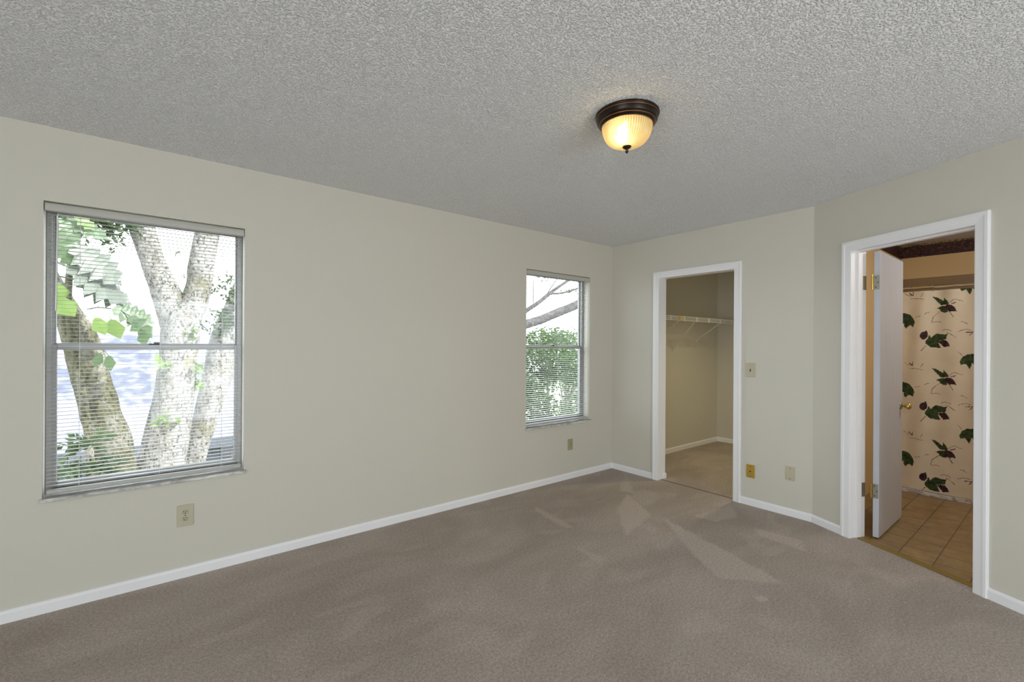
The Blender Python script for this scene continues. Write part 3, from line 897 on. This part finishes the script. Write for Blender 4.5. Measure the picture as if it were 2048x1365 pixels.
# ------------------------------------------------------------------ outdoors
GZ = -2.75
m_ground = mat('pale_sunlit_ground', (0.45, 0.44, 0.38), 0.95)
n = N(m_ground)
n.color(n.ramp(n.noise(0.6, 4), [(0.4, (0.28, 0.27, 0.24)), (0.62, (0.08, 0.10, 0.04))]))
bm = bmesh.new(); box(bm, -40, 40, T_WIN + 0.3, 60, GZ - 0.2, GZ)
struct(obj('ground', bm, m_ground))

m_bark = mat('lichen_grey_bark', (0.35, 0.33, 0.30), 0.95, 0, 0.1)
n = N(m_bark)
vec = n.map(scale=(1, 1, 0.55))
c = n.ramp(n.noise(7, 5, 0.62, vec, 0.5), [(0.30, (0.12, 0.112, 0.10)), (0.50, (0.20, 0.19, 0.175)), (0.70, (0.32, 0.31, 0.295))])
sp = n.ramp(n.noise(46, 4, 0.7, n.map(scale=(1, 1, 0.6))), [(0.38, (0.2, 0.2, 0.2)), (0.50, (1.05, 1.05, 1.05))])
c = n.mix(1.0, c, sp, 'MULTIPLY')
moss = n.ramp(n.noise(3.0, 4, 0.6), [(0.58, (0, 0, 0)), (0.72, (0.6, 0.6, 0.6))])
c = n.mix(moss, c, (0.09, 0.085, 0.025, 1))
n.color(c)
n.bump(n.noise(40, 5, 0.7, n.map(scale=(1, 1, 0.5))), 0.9, 0.02)
m_darkbark = mat('dark_grey_bark', (0.05, 0.047, 0.045), 0.95, 0, 0.1)
n = N(m_darkbark)
n.color(n.ramp(n.noise(12, 4, 0.6), [(0.35, (0.035, 0.033, 0.034)), (0.7, (0.085, 0.08, 0.08))]))
n.bump(n.noise(40, 4, 0.7), 0.7, 0.02)
m_moss = mat('mossy_bark', (0.25, 0.24, 0.12), 0.95, 0, 0.1)
n = N(m_moss)
c = n.ramp(n.noise(5, 5, 0.62, n.map(scale=(1, 1, 0.6)), 0.6), [(0.32, (0.05, 0.05, 0.032)), (0.5, (0.088, 0.084, 0.05)), (0.68, (0.20, 0.19, 0.165))])
sp = n.ramp(n.noise(46, 4, 0.7, n.map(scale=(1, 1, 0.6))), [(0.36, (0.3, 0.3, 0.3)), (0.55, (1.1, 1.1, 1.1))])
n.color(n.mix(1.0, c, sp, 'MULTIPLY'))
n.bump(n.noise(40, 5, 0.7), 0.9, 0.02)

def leafmat(name, c, tr_):
    m = bpy.data.materials.new(name); m.use_nodes = True
    t = m.node_tree
    b = t.nodes['Principled BSDF']; b.inputs['Base Color'].default_value = (*c, 1); b.inputs['Roughness'].default_value = 0.45
    tl = t.nodes.new('ShaderNodeBsdfTranslucent'); tl.inputs[0].default_value = (*tr_, 1)
    mx = t.nodes.new('ShaderNodeMixShader'); mx.inputs[0].default_value = 0.4
    t.links.new(b.outputs[0], mx.inputs[1]); t.links.new(tl.outputs[0], mx.inputs[2])
    t.links.new(mx.outputs[0], t.nodes['Material Output'].inputs[0])
    return m
m_leaf = leafmat('dark_green_leaf', (0.03, 0.055, 0.02), (0.06, 0.11, 0.02))
m_leafl = leafmat('light_green_leaf', (0.09, 0.15, 0.04), (0.22, 0.30, 0.06))
m_leafb = leafmat('bush_leaf', (0.04, 0.068, 0.026), (0.08, 0.13, 0.035))
m_mon = leafmat('large_glossy_leaf', (0.05, 0.085, 0.04), (0.09, 0.15, 0.04))

m_pale = leafmat('pale_glossy_leaf', (0.095, 0.11, 0.09), (0.11, 0.135, 0.095))

def add_leaf(bm, p, d, size, wid, rng):
    d = d.normalized()
    s = d.cross(Vector((rng.uniform(-1, 1), rng.uniform(-1, 1), rng.uniform(0.2, 1.2)))).normalized()
    u = d.cross(s)
    a = bm.verts.new(p); t_ = bm.verts.new(p + d * size - u * size * 0.08)
    l = bm.verts.new(p + d * size * 0.48 + s * wid + u * wid * 0.3); r = bm.verts.new(p + d * size * 0.48 - s * wid + u * wid * 0.3)
    bm.faces.new((a, l, t_)); bm.faces.new((a, t_, r))
def cloud(bm, rng, cen, rad, n_, size, wid, inner=0.25):
    cen = Vector(cen)
    for _ in range(n_):
        while True:
            q = Vector((rng.uniform(-1, 1), rng.uniform(-1, 1), rng.uniform(-1, 1)))
            if q.length <= 1: break
        p = cen + Vector((q.x * rad[0], q.y * rad[1], q.z * rad[2]))
        d = Vector((rng.uniform(-1, 1), rng.uniform(-1, 1), rng.uniform(-1, 0.5)))
        if d.length < 0.1: d = Vector((0, 0, -1))
        k = rng.uniform(0.7, 1.25)
        add_leaf(bm, p, d, size * k, wid * k, rng)
def sprays(bm, rng, cen, rad, nsp, nl, size, wid, length=0.3):
    """leaves set along short drooping twigs"""
    cen = Vector(cen)
    for _ in range(nsp):
        while True:
            q = Vector((rng.uniform(-1, 1), rng.uniform(-1, 1), rng.uniform(-1, 1)))
            if q.length <= 1: break
        p = cen + Vector((q.x * rad[0], q.y * rad[1], q.z * rad[2]))
        d = Vector((rng.uniform(-1, 1), rng.uniform(-1, 1), rng.uniform(-0.7, 0.5))).normalized()
        tip = p + d * length
        tube(bm, [p, (p + tip) / 2 + Vector((0, 0, 0.02)), tip], [size * 0.05, size * 0.04, size * 0.02], 4)
        for k in range(nl):
            u = (k + 0.5) / nl
            side = Vector((rng.uniform(-1, 1), rng.uniform(-1, 1), rng.uniform(-0.8, 0.6)))
            add_leaf(bm, p + (tip - p) * u, d * 0.5 + side, size * rng.uniform(.7, 1.2), wid * rng.uniform(.8, 1.2), rng)

oak = thing('oak_tree', 'pale barked tree of several leaning trunks outside the large window', 'tree', (0, 0, 0))
def trunk(nm, rows, m, seed, parent, seg=28):
    P, r = smoothpath(rows, 7)
    bm = bmesh.new(); tube(bm, P, r, seg, 0.07, seed)
    return obj(nm, bm, m, parent, True)
trunk('trunk', [(-4.02, 2.45, GZ - 0.1, 0.42), (-3.98, 2.46, -1.6, 0.30), (-3.94, 2.48, -0.6, 0.235), (-3.91, 2.5, 0.066, 0.208), (-3.865, 2.512, 0.353, 0.196), (-3.83, 2.525, 0.574, 0.181), (-3.802, 2.537, 0.774, 0.170), (-3.782, 2.55, 0.976, 0.167), (-3.765, 2.562, 1.18, 0.164), (-3.752, 2.575, 1.355, 0.168), (-3.748, 2.588, 1.593, 0.172), (-3.75, 2.6, 1.72, 0.15), (-3.75, 2.6, 1.80, 0.06)], m_bark, 1, oak)
trunk('limb', [(-3.77, 2.58, 1.40, 0.135), (-3.795, 2.6, 1.592, 0.140), (-3.84, 2.617, 1.771, 0.136), (-3.884, 2.633, 1.923, 0.123), (-3.939, 2.65, 2.073, 0.111), (-3.985, 2.667, 2.222, 0.104), (-4.025, 2.683, 2.372, 0.104), (-4.076, 2.7, 2.569, 0.109), (-4.2, 2.75, 3.1, 0.10), (-4.5, 2.9, 4.2, 0.07), (-4.7, 3.0, 5.0, 0.03)], m_bark, 4, oak)
trunk('limb', [(-3.74, 2.58, 1.40, 0.135), (-3.70, 2.6, 1.596, 0.140), (-3.635, 2.58, 1.781, 0.125), (-3.591, 2.56, 1.966, 0.115), (-3.58, 2.54, 2.123, 0.115), (-3.558, 2.52, 2.28, 0.114), (-3.522, 2.5, 2.534, 0.11), (-3.45, 2.45, 3.1, 0.10), (-3.3, 2.4, 4.3, 0.07), (-3.2, 2.4, 5.0, 0.03)], m_bark, 9, oak)
trunk('leaning_stem', [(-4.0, 2.42, GZ, 0.30), (-4.06, 2.40, -1.4, 0.2), (-4.17, 2.32, -0.35, 0.16), (-4.235, 2.3, 0.166, 0.155), (-4.273, 2.278, 0.446, 0.152), (-4.32, 2.256, 0.659, 0.142), (-4.358, 2.233, 0.843, 0.134), (-4.396, 2.211, 1.025, 0.132), (-4.428, 2.189, 1.202, 0.13), (-4.465, 2.167, 1.377, 0.122), (-4.505, 2.144, 1.505, 0.105), (-4.57, 2.122, 1.65, 0.095), (-4.68, 2.1, 1.9, 0.09), (-4.95, 2.05, 2.6, 0.08), (-5.3, 2.0, 3.6, 0.05)], m_moss, 15, oak)
trunk('leaning_stem', [(-3.85, 2.55, GZ, 0.28), (-3.78, 2.62, -1.2, 0.17), (-3.70, 2.68, -0.3, 0.125), (-3.663, 2.7, -0.02, 0.121), (-3.618, 2.725, 0.069, 0.108), (-3.573, 2.75, 0.274, 0.106), (-3.524, 2.775, 0.456, 0.119), (-3.466, 2.8, 0.724, 0.128), (-3.406, 2.825, 0.942, 0.142), (-3.361, 2.85, 1.165, 0.150), (-3.31, 2.875, 1.392, 0.150), (-3.24, 2.9, 1.621, 0.14), (-3.05, 2.95, 2.2, 0.12), (-2.7, 3.0, 3.2, 0.09), (-2.4, 3.0, 4.2, 0.05)], m_bark, 22, oak)
rng = random.Random(3)
bm = bmesh.new()
# upper canopy, out of view overhead, breaks up the sun; and the sprays that show in the window
for c_ in ((-4.9, 2.2, 4.3), (-3.9, 3.2, 5.2), (-2.6, 3.6, 4.8)):
    cloud(bm, rng, c_, (0.8, 0.7, 0.5), 170, 0.11, 0.028)
for c_ in ((-2.6, 6.4, 5.4), (-1.3, 6.0, 5.6), (-0.2, 6.6, 5.3), (-1.6, 7.4, 5.8), (-3.4, 5.4, 5.5)):
    cloud(bm, rng, c_, (0.95, 0.8, 0.4), 110, 0.26, 0.09)
sprays(bm, rng, (-4.62, 2.50, 2.50), (0.36, 0.2, 0.16), 64, 12, 0.07, 0.018, 0.28)
sprays(bm, rng, (-4.30, 2.50, 2.52), (0.28, 0.15, 0.10), 36, 12, 0.06, 0.015, 0.24)
sprays(bm, rng, (-3.24, 2.72, 1.74), (0.20, 0.16, 0.42), 44, 10, 0.05, 0.014, 0.20)
sprays(bm, rng, (-3.42, 2.65, 1.55), (0.10, 0.10, 0.24), 14, 9, 0.05, 0.014, 0.16)
sprays(bm, rng, (-3.80, 2.45, 1.95), (0.05, 0.05, 0.36), 6, 8, 0.035, 0.010, 0.14)
obj('foliage', bm, m_leaf, oak, recalc=False)
for c_, r_, k in (((-3.87, 2.32, 1.16), (0.06, 0.03, 0.04), 8), ((-3.88, 2.30, 0.62), (0.08, 0.04, 0.06), 10), ((-3.62, 2.46, 1.02), (0.035, 0.04, 0.20), 16), ((-3.66, 2.42, 1.45), (0.05, 0.04, 0.10), 10)):
    bm = bmesh.new()
    cloud(bm, rng, c_, r_, k, 0.10, 0.035)
    obj('sprig', bm, m_leafl, oak, recalc=False)

# split-leaf climber at the left of the window
vine = thing('split_leaf_vine', 'climbing plant with large split leaves on the leaning trunk', 'plant', (0, 0, 0))
bm = bmesh.new()
P, r = smoothpath([(-4.40, 1.95, GZ, 0.03), (-4.37, 1.95, -0.5, 0.03), (-4.40, 1.95, 0.6, 0.028), (-4.49, 1.92, 1.35, 0.026), (-4.52, 1.9, 1.7, 0.025), (-4.50, 1.85, 2.1, 0.022), (-4.52, 1.85, 2.5, 0.02)], 6)
tube(bm, P, r, 8, 0.1)
obj('vine_stem', bm, m_moss, vine, True)
def big_leaf(length, width, splits, rng):
    bm = bmesh.new()
    nU = 2 * splits + 2
    mid = []
    for i in range(nU + 1):
        u = i / nU
        mid.append(bm.verts.new((0, length * (u - 0.08), -0.18 * length * u * u)))
    for sgn in (-1, 1):
        prev = None
        for i in range(nU + 1):
            u = i / nU
            wv = width * (math.sin(PI * min(1, u * 0.93 + 0.10)) ** 0.65) if u < 0.995 else 0.001
            if splits and i % 2 == 1 and 0 < i < nU: wv *= 0.55
            ed = bm.verts.new((sgn * wv, length * (u - 0.08) + 0.10 * length * (1 - u), -0.18 * length * u * u + 0.10 * wv - 0.25 * wv * wv / max(width, .01)))
            if prev: bm.faces.new((mid[i - 1], mid[i], ed, prev) if sgn > 0 else (mid[i], mid[i - 1], prev, ed))
            prev = ed
    tube(bm, [(0, -0.08 * length, 0), (0, -0.35 * length, -0.03), (0, -0.55 * length, -0.10)], length * 0.018, 5)
    return bm
def leaf_pose(p, tip, face):
    y = Vector(tip).normalized()
    z = Vector(face); z = (z - y * z.dot(y)).normalized()
    x = y.cross(z)
    m_ = Matrix((x, y, z)).transposed().to_4x4(); m_.translation = Vector(p)
    return m_
for (p, L_, W_, spl, tip, face, mm) in (
        ((-4.58, 1.72, 2.30), 0.24, 0.10, 3, (0.7, -0.1, -0.7), (0.1, -1, 0.5), m_mon), ((-4.50, 1.78, 2.32), 0.28, 0.11, 3, (1.0, -0.1, -0.35), (0.0, -1, 0.9), m_mon),
        ((-4.56, 1.66, 2.16), 0.26, 0.11, 3, (0.5, 0, -0.9), (0.2, -1, 0.3), m_mon), ((-4.46, 1.70, 2.10), 0.42, 0.17, 4, (0.75, -0.1, -0.6), (-0.1, -1, 1.0), m_pale),
        ((-4.48, 1.66, 1.93), 0.46, 0.18, 4, (0.85, 0, -0.5), (0.1, -1, 1.3), m_pale), ((-4.44, 1.72, 1.84), 0.40, 0.15, 4, (0.9, 0, -0.35), (0.0, -1, 0.8), m_pale),
        ((-4.57, 1.60, 1.80), 0.17, 0.075, 0, (0.3, 0, -1), (0.1, -1, 0.2), m_leafl), ((-4.54, 1.58, 1.68), 0.17, 0.075, 0, (0.6, 0, -0.8), (0, -1, 0.3), m_leafl),
        ((-4.33, 1.58, 1.54), 0.15, 0.060, 0, (0.5, 0, -1), (0.2, -1, 0.2), m_leafl), ((-4.24, 1.60, 1.53), 0.17, 0.065, 0, (0.35, 0, -1), (-0.2, -1, 0.2), m_leafl),
        ((-4.22, 1.64, 1.62), 0.30, 0.12, 4, (1, 0, -0.3), (0.0, -1, 0.6), m_mon), ((-4.12, 1.62, 1.56), 0.24, 0.085, 2, (0.75, 0, -0.8), (0.1, -1, 0.4), m_mon),
        ((-4.05, 1.62, 1.45), 0.14, 0.045, 0, (0.2, 0, -1), (0.3, -1, 0.2), m_mon),
        ((-4.26, 1.70, 1.24), 0.13, 0.045, 0, (0.2, 0, -1), (0.5, -1, 0.2), m_mon), ((-4.31, 1.70, 1.26), 0.12, 0.04, 0, (-0.4, 0, -1), (-0.3, -1, 0.2), m_mon),
        ((-4.46, 1.74, 2.36), 0.16, 0.06, 2, (0.8, 0, -0.6), (0.2, -1, 0.4), m_leafl)):
    o = obj('leaf', big_leaf(L_, W_, spl, rng), mm, vine, False)
    o.matrix_world = leaf_pose(p, tip, face)

shrub = thing('leafy_shrub', 'tall shrub with glossy leaves at the lower left of the large window', 'shrub', (-4.36, 1.30, GZ))
bm = bmesh.new()
for i in range(7):
    a = rng.uniform(0, 2 * PI); q = rng.uniform(0.05, 0.25)
    tube(bm, [(0, 0, 0), (q * 0.4 * math.cos(a), q * 0.4 * math.sin(a), 1.6), (q * math.cos(a), q * math.sin(a), 3.1 + rng.uniform(-.1, .15))], [0.012, 0.009, 0.004], 6)
obj('stems', bm, m_moss, shrub)
bm = bmesh.new()
sprays(bm, rng, (0.0, 0.0, 3.10), (0.22, 0.16, 0.32), 40, 9, 0.085, 0.021, 0.16)
sprays(bm, rng, (0.0, 0.0, 2.2), (0.35, 0.2, 0.5), 40, 9, 0.085, 0.021, 0.2)
obj('foliage', bm, m_leafb, shrub, recalc=False)

# neighbouring house: low roof seen from above the eave
m_roof = mat('pale_roof_shingle', (0.50, 0.51, 0.62), 0.9)
n = N(m_roof)
n.color(n.ramp(n.noise(4, 3), [(0.3, (0.095, 0.098, 0.128)), (0.7, (0.125, 0.129, 0.168))]))
m_hwall = mat('pale_blue_siding', (0.085, 0.09, 0.11), 0.8)
m_hframe = mat('grey_window_frame', (0.16, 0.165, 0.19), 0.6)
m_fascia = mat('grey_fascia', (0.05, 0.055, 0.07), 0.7)
m_dkglass = mat('dark_window_glass', (0.03, 0.035, 0.05), 0.15)
house = thing('neighbour_house', 'pale low house with a light sloping roof behind the tree trunks', 'house', (-4.0, 8.0, GZ))
ez, rz_ = -0.58 - GZ, 1.66 - GZ
bm = bmesh.new()
vs = [bm.verts.new(c) for c in ((-7, -0.35, ez), (9, -0.35, ez), (9, 3.2, rz_), (-7, 3.2, rz_), (-7, 6.8, ez), (9, 6.8, ez))]
vs2 = [bm.verts.new(v.co + Vector((0, 0, -0.06))) for v in vs]
for q in ((0, 1, 2, 3), (3, 2, 5, 4)):
    bm.faces.new([vs[i] for i in q]); bm.faces.new([vs2[i] for i in q[::-1]])
for q in ((0, 1), (1, 2), (2, 5), (5, 4), (4, 3), (3, 0)):
    bm.faces.new([vs[q[0]], vs[q[1]], vs2[q[1]], vs2[q[0]]])
obj('roof', bm, m_roof, house)
bm = bmesh.new(); box(bm, -7, 9, -0.40, -0.34, ez - 0.17, ez + 0.015); obj('fascia', bm, m_fascia, house)
bm = bmesh.new(); box(bm, -6.6, 8.6, 0.0, 6.4, 0, ez + 0.05); obj('wall', bm, m_hwall, house)
for (x0, x1, z0, z1) in ((1.235, 1.385, ez - 0.52, ez - 0.27), (3.4, 4.4, ez - 1.3, ez - 0.42), (-1.5, -0.6, ez - 1.3, ez - 0.42)):
    bm = bmesh.new(); box(bm, x0 - 0.03, x1 + 0.03, -0.04, 0.0, z0 - 0.03, z1 + 0.03, 0.005); f_ = obj('window', bm, m_hframe, house)
    bm = bmesh.new()
    k = 3
    for i in range(k):
        a, b = z0 + (z1 - z0) * i / k, z0 + (z1 - z0) * (i + 1) / k
        box(bm, x0, x1, -0.055, -0.035, a + 0.015, b - 0.015)
    obj('pane', bm, m_dkglass, f_)

bm = bmesh.new(); box(bm, 1.04, 1.17, -0.03, 0.0, ez - 0.36, ez - 0.14, 0.004)
vt = obj('vent_panel', bm, m_fascia, house)

# trees beyond the corner window
lean = thing('leaning_tree', 'bare grey limbs of a leaning tree crossing the corner window', 'tree', (0, 0, 0))
trunk('trunk', [(-1.3, 3.3, GZ, 0.24), (-1.0, 3.2, -1.0, 0.18), (-0.4, 3.1, 0.5, 0.14), (0.4, 3.0, 1.35, 0.105), (1.0, 3.0, 1.62, 0.088), (1.315, 3.0, 1.722, 0.082), (1.7, 3.0, 1.83, 0.080), (2.1, 3.0, 1.97, 0.082), (2.669, 3.0, 2.172, 0.082), (3.3, 3.0, 2.5, 0.07), (4.2, 3.1, 3.1, 0.04)], m_darkbark, 31, lean, 20)
trunk('limb', [(0.30, 3.02, 1.28, 0.06), (0.8, 3.0, 1.66, 0.048), (1.321, 3.0, 1.974, 0.040), (1.6, 3.0, 2.13, 0.037), (1.84, 3.0, 2.291, 0.036), (2.033, 3.0, 2.413, 0.028), (2.383, 3.0, 2.612, 0.024), (3.0, 3.0, 2.95, 0.015)], m_darkbark, 35, lean, 12)
trunk('twig', [(1.80, 3.0, 2.26, 0.02), (1.917, 3.0, 2.315, 0.022), (2.153, 3.0, 2.342, 0.020), (2.4, 3.0, 2.40, 0.019), (2.666, 3.0, 2.48, 0.018), (3.2, 3.0, 2.62, 0.01)], m_darkbark, 38, lean, 8)
trunk('twig', [(1.79, 3.0, 2.26, 0.012), (1.827, 3.0, 2.318, 0.011), (1.95, 3.0, 2.47, 0.010), (2.071, 3.0, 2.612, 0.008), (2.2, 3.0, 2.8, 0.005)], m_darkbark, 39, lean, 8)
bm = bmesh.new()
sprays(bm, rng, (1.78, 3.0, 2.62), (0.22, 0.15, 0.08), 12, 9, 0.055, 0.015, 0.18)
sprays(bm, rng, (2.45, 3.0, 2.38), (0.25, 0.1, 0.06), 6, 7, 0.05, 0.014, 0.14)
sprays(bm, rng, (2.5, 2.9, 4.6), (1.2, 0.8, 0.6), 60, 10, 0.09, 0.025, 0.3)
obj('foliage', bm, m_leaf, lean, recalc=False)
def leafy(nm, label, x, y, h, rx, rz, zc, nleaf, m, seed):
    rg = random.Random(seed)
    t_ = thing(nm, label, 'tree', (x, y, GZ))
    bm = bmesh.new()
    tube(bm, [(0, 0, -0.05), (0.05, 0, h * 0.4), (0.0, 0.05, h * 0.75)], [0.09, 0.07, 0.03], 10, 0.08, seed)
    for k in range(9):
        a = rg.uniform(0, 2 * PI); q = rg.uniform(0.5, 0.95)
        tube(bm, [(0.03, 0, h * rg.uniform(.25, .5)), (rx * q * .5 * math.cos(a), rx * q * .5 * math.sin(a), h * .62), (rx * q * math.cos(a), rx * q * math.sin(a), h * rg.uniform(.6, .95))], [0.03, 0.02, 0.008], 6)
    obj('trunk', bm, m_bark, t_, True)
    bm = bmesh.new()
    for k in range(26):
        while True:
            q = Vector((rg.uniform(-1, 1), rg.uniform(-1, 1), rg.uniform(-1, 1)))
            if 0.35 < q.length <= 1: break
        cloud(bm, rg, (q.x * rx, q.y * rx, zc + q.z * rz), (rx * .42, rx * .42, rz * .26), nleaf // 26, 0.10, 0.03)
    obj('foliage', bm, m, t_, recalc=False)
leafy('leafy_tree', 'leafy green tree filling the lower half of the corner window', 3.95, 5.2, 4.3, 1.5, 1.3, 3.0, 11000, m_leaf, 51)
leafy('leafy_tree', 'pale green tree standing farther off behind the leafy one', 8.0, 8.6, 5.0, 1.6, 1.5, 3.6, 5000, m_leafb, 52)

# ------------------------------------------------------------------ unseen glazed doors, added behind the camera to let in daylight
gd = bpy.data.objects.new('added_window_3', None); COL.objects.link(gd); struct(gd)
gd.location = (XR - 0.075, 0, 0); gd['label'] = 'unseen sliding glass door added behind the camera for daylight'
gy0, gy1 = YF - 0.15 + 0.45, YF - 0.15 + 3.25
bm = bmesh.new()
f = 0.04
for a in (gy0, (gy0 + gy1) / 2 - f / 2, gy1 - f): box(bm, -0.04, 0.04, a, a + f, 0, 2.30, 0.003)
for z in (0.0, 2.26): box(bm, -0.04, 0.04, gy0, gy1, z, z + 0.04, 0.003)
obj('frame', bm, m_alu, gd)
bm = bmesh.new(); box(bm, -0.003, 0.003, gy0 + f, gy1 - f, 0.04, 2.26); obj('pane', bm, m_glass, gd)
gd = bpy.data.objects.new('added_window_4', None); COL.objects.link(gd); struct(gd)
gd.location = (0, YF - 0.075, 0); gd['label'] = 'second unseen sliding glass door added behind the camera for daylight'
bm = bmesh.new()
for a in (W4[0], (W4[0] + W4[1]) / 2 - f / 2, W4[1] - f): box(bm, a, a + f, -0.04, 0.04, 0, 2.10, 0.003)
for z in (0.0, 2.06): box(bm, W4[0], W4[1], -0.04, 0.04, z, z + 0.04, 0.003)
obj('frame', bm, m_alu, gd)
bm = bmesh.new(); box(bm, W4[0] + f, W4[1] - f, -0.003, 0.003, 0.04, 2.06); obj('pane', bm, m_glass, gd)
portal('sky_opening_front', ((W4[0] + W4[1]) / 2, YF - 0.16, 1.05), (PI / 2, 0, 0), 2.0, 2.1)
portal('sky_opening_rear', (XR - 0.16, (gy0 + gy1) / 2, 1.15), (0, -PI / 2, 0), 2.3, 2.8)
portal('sky_opening_a', ((W1[0] + W1[1]) / 2, T_WIN + 0.01, (W1[2] + W1[3]) / 2), (-PI / 2, 0, 0), W1[1] - W1[0], W1[3] - W1[2])
portal('sky_opening_b', ((W2[0] + W2[1]) / 2, T_WIN + 0.01, (W2[2] + W2[3]) / 2), (-PI / 2, 0, 0), W2[1] - W2[0], W2[3] - W2[2])
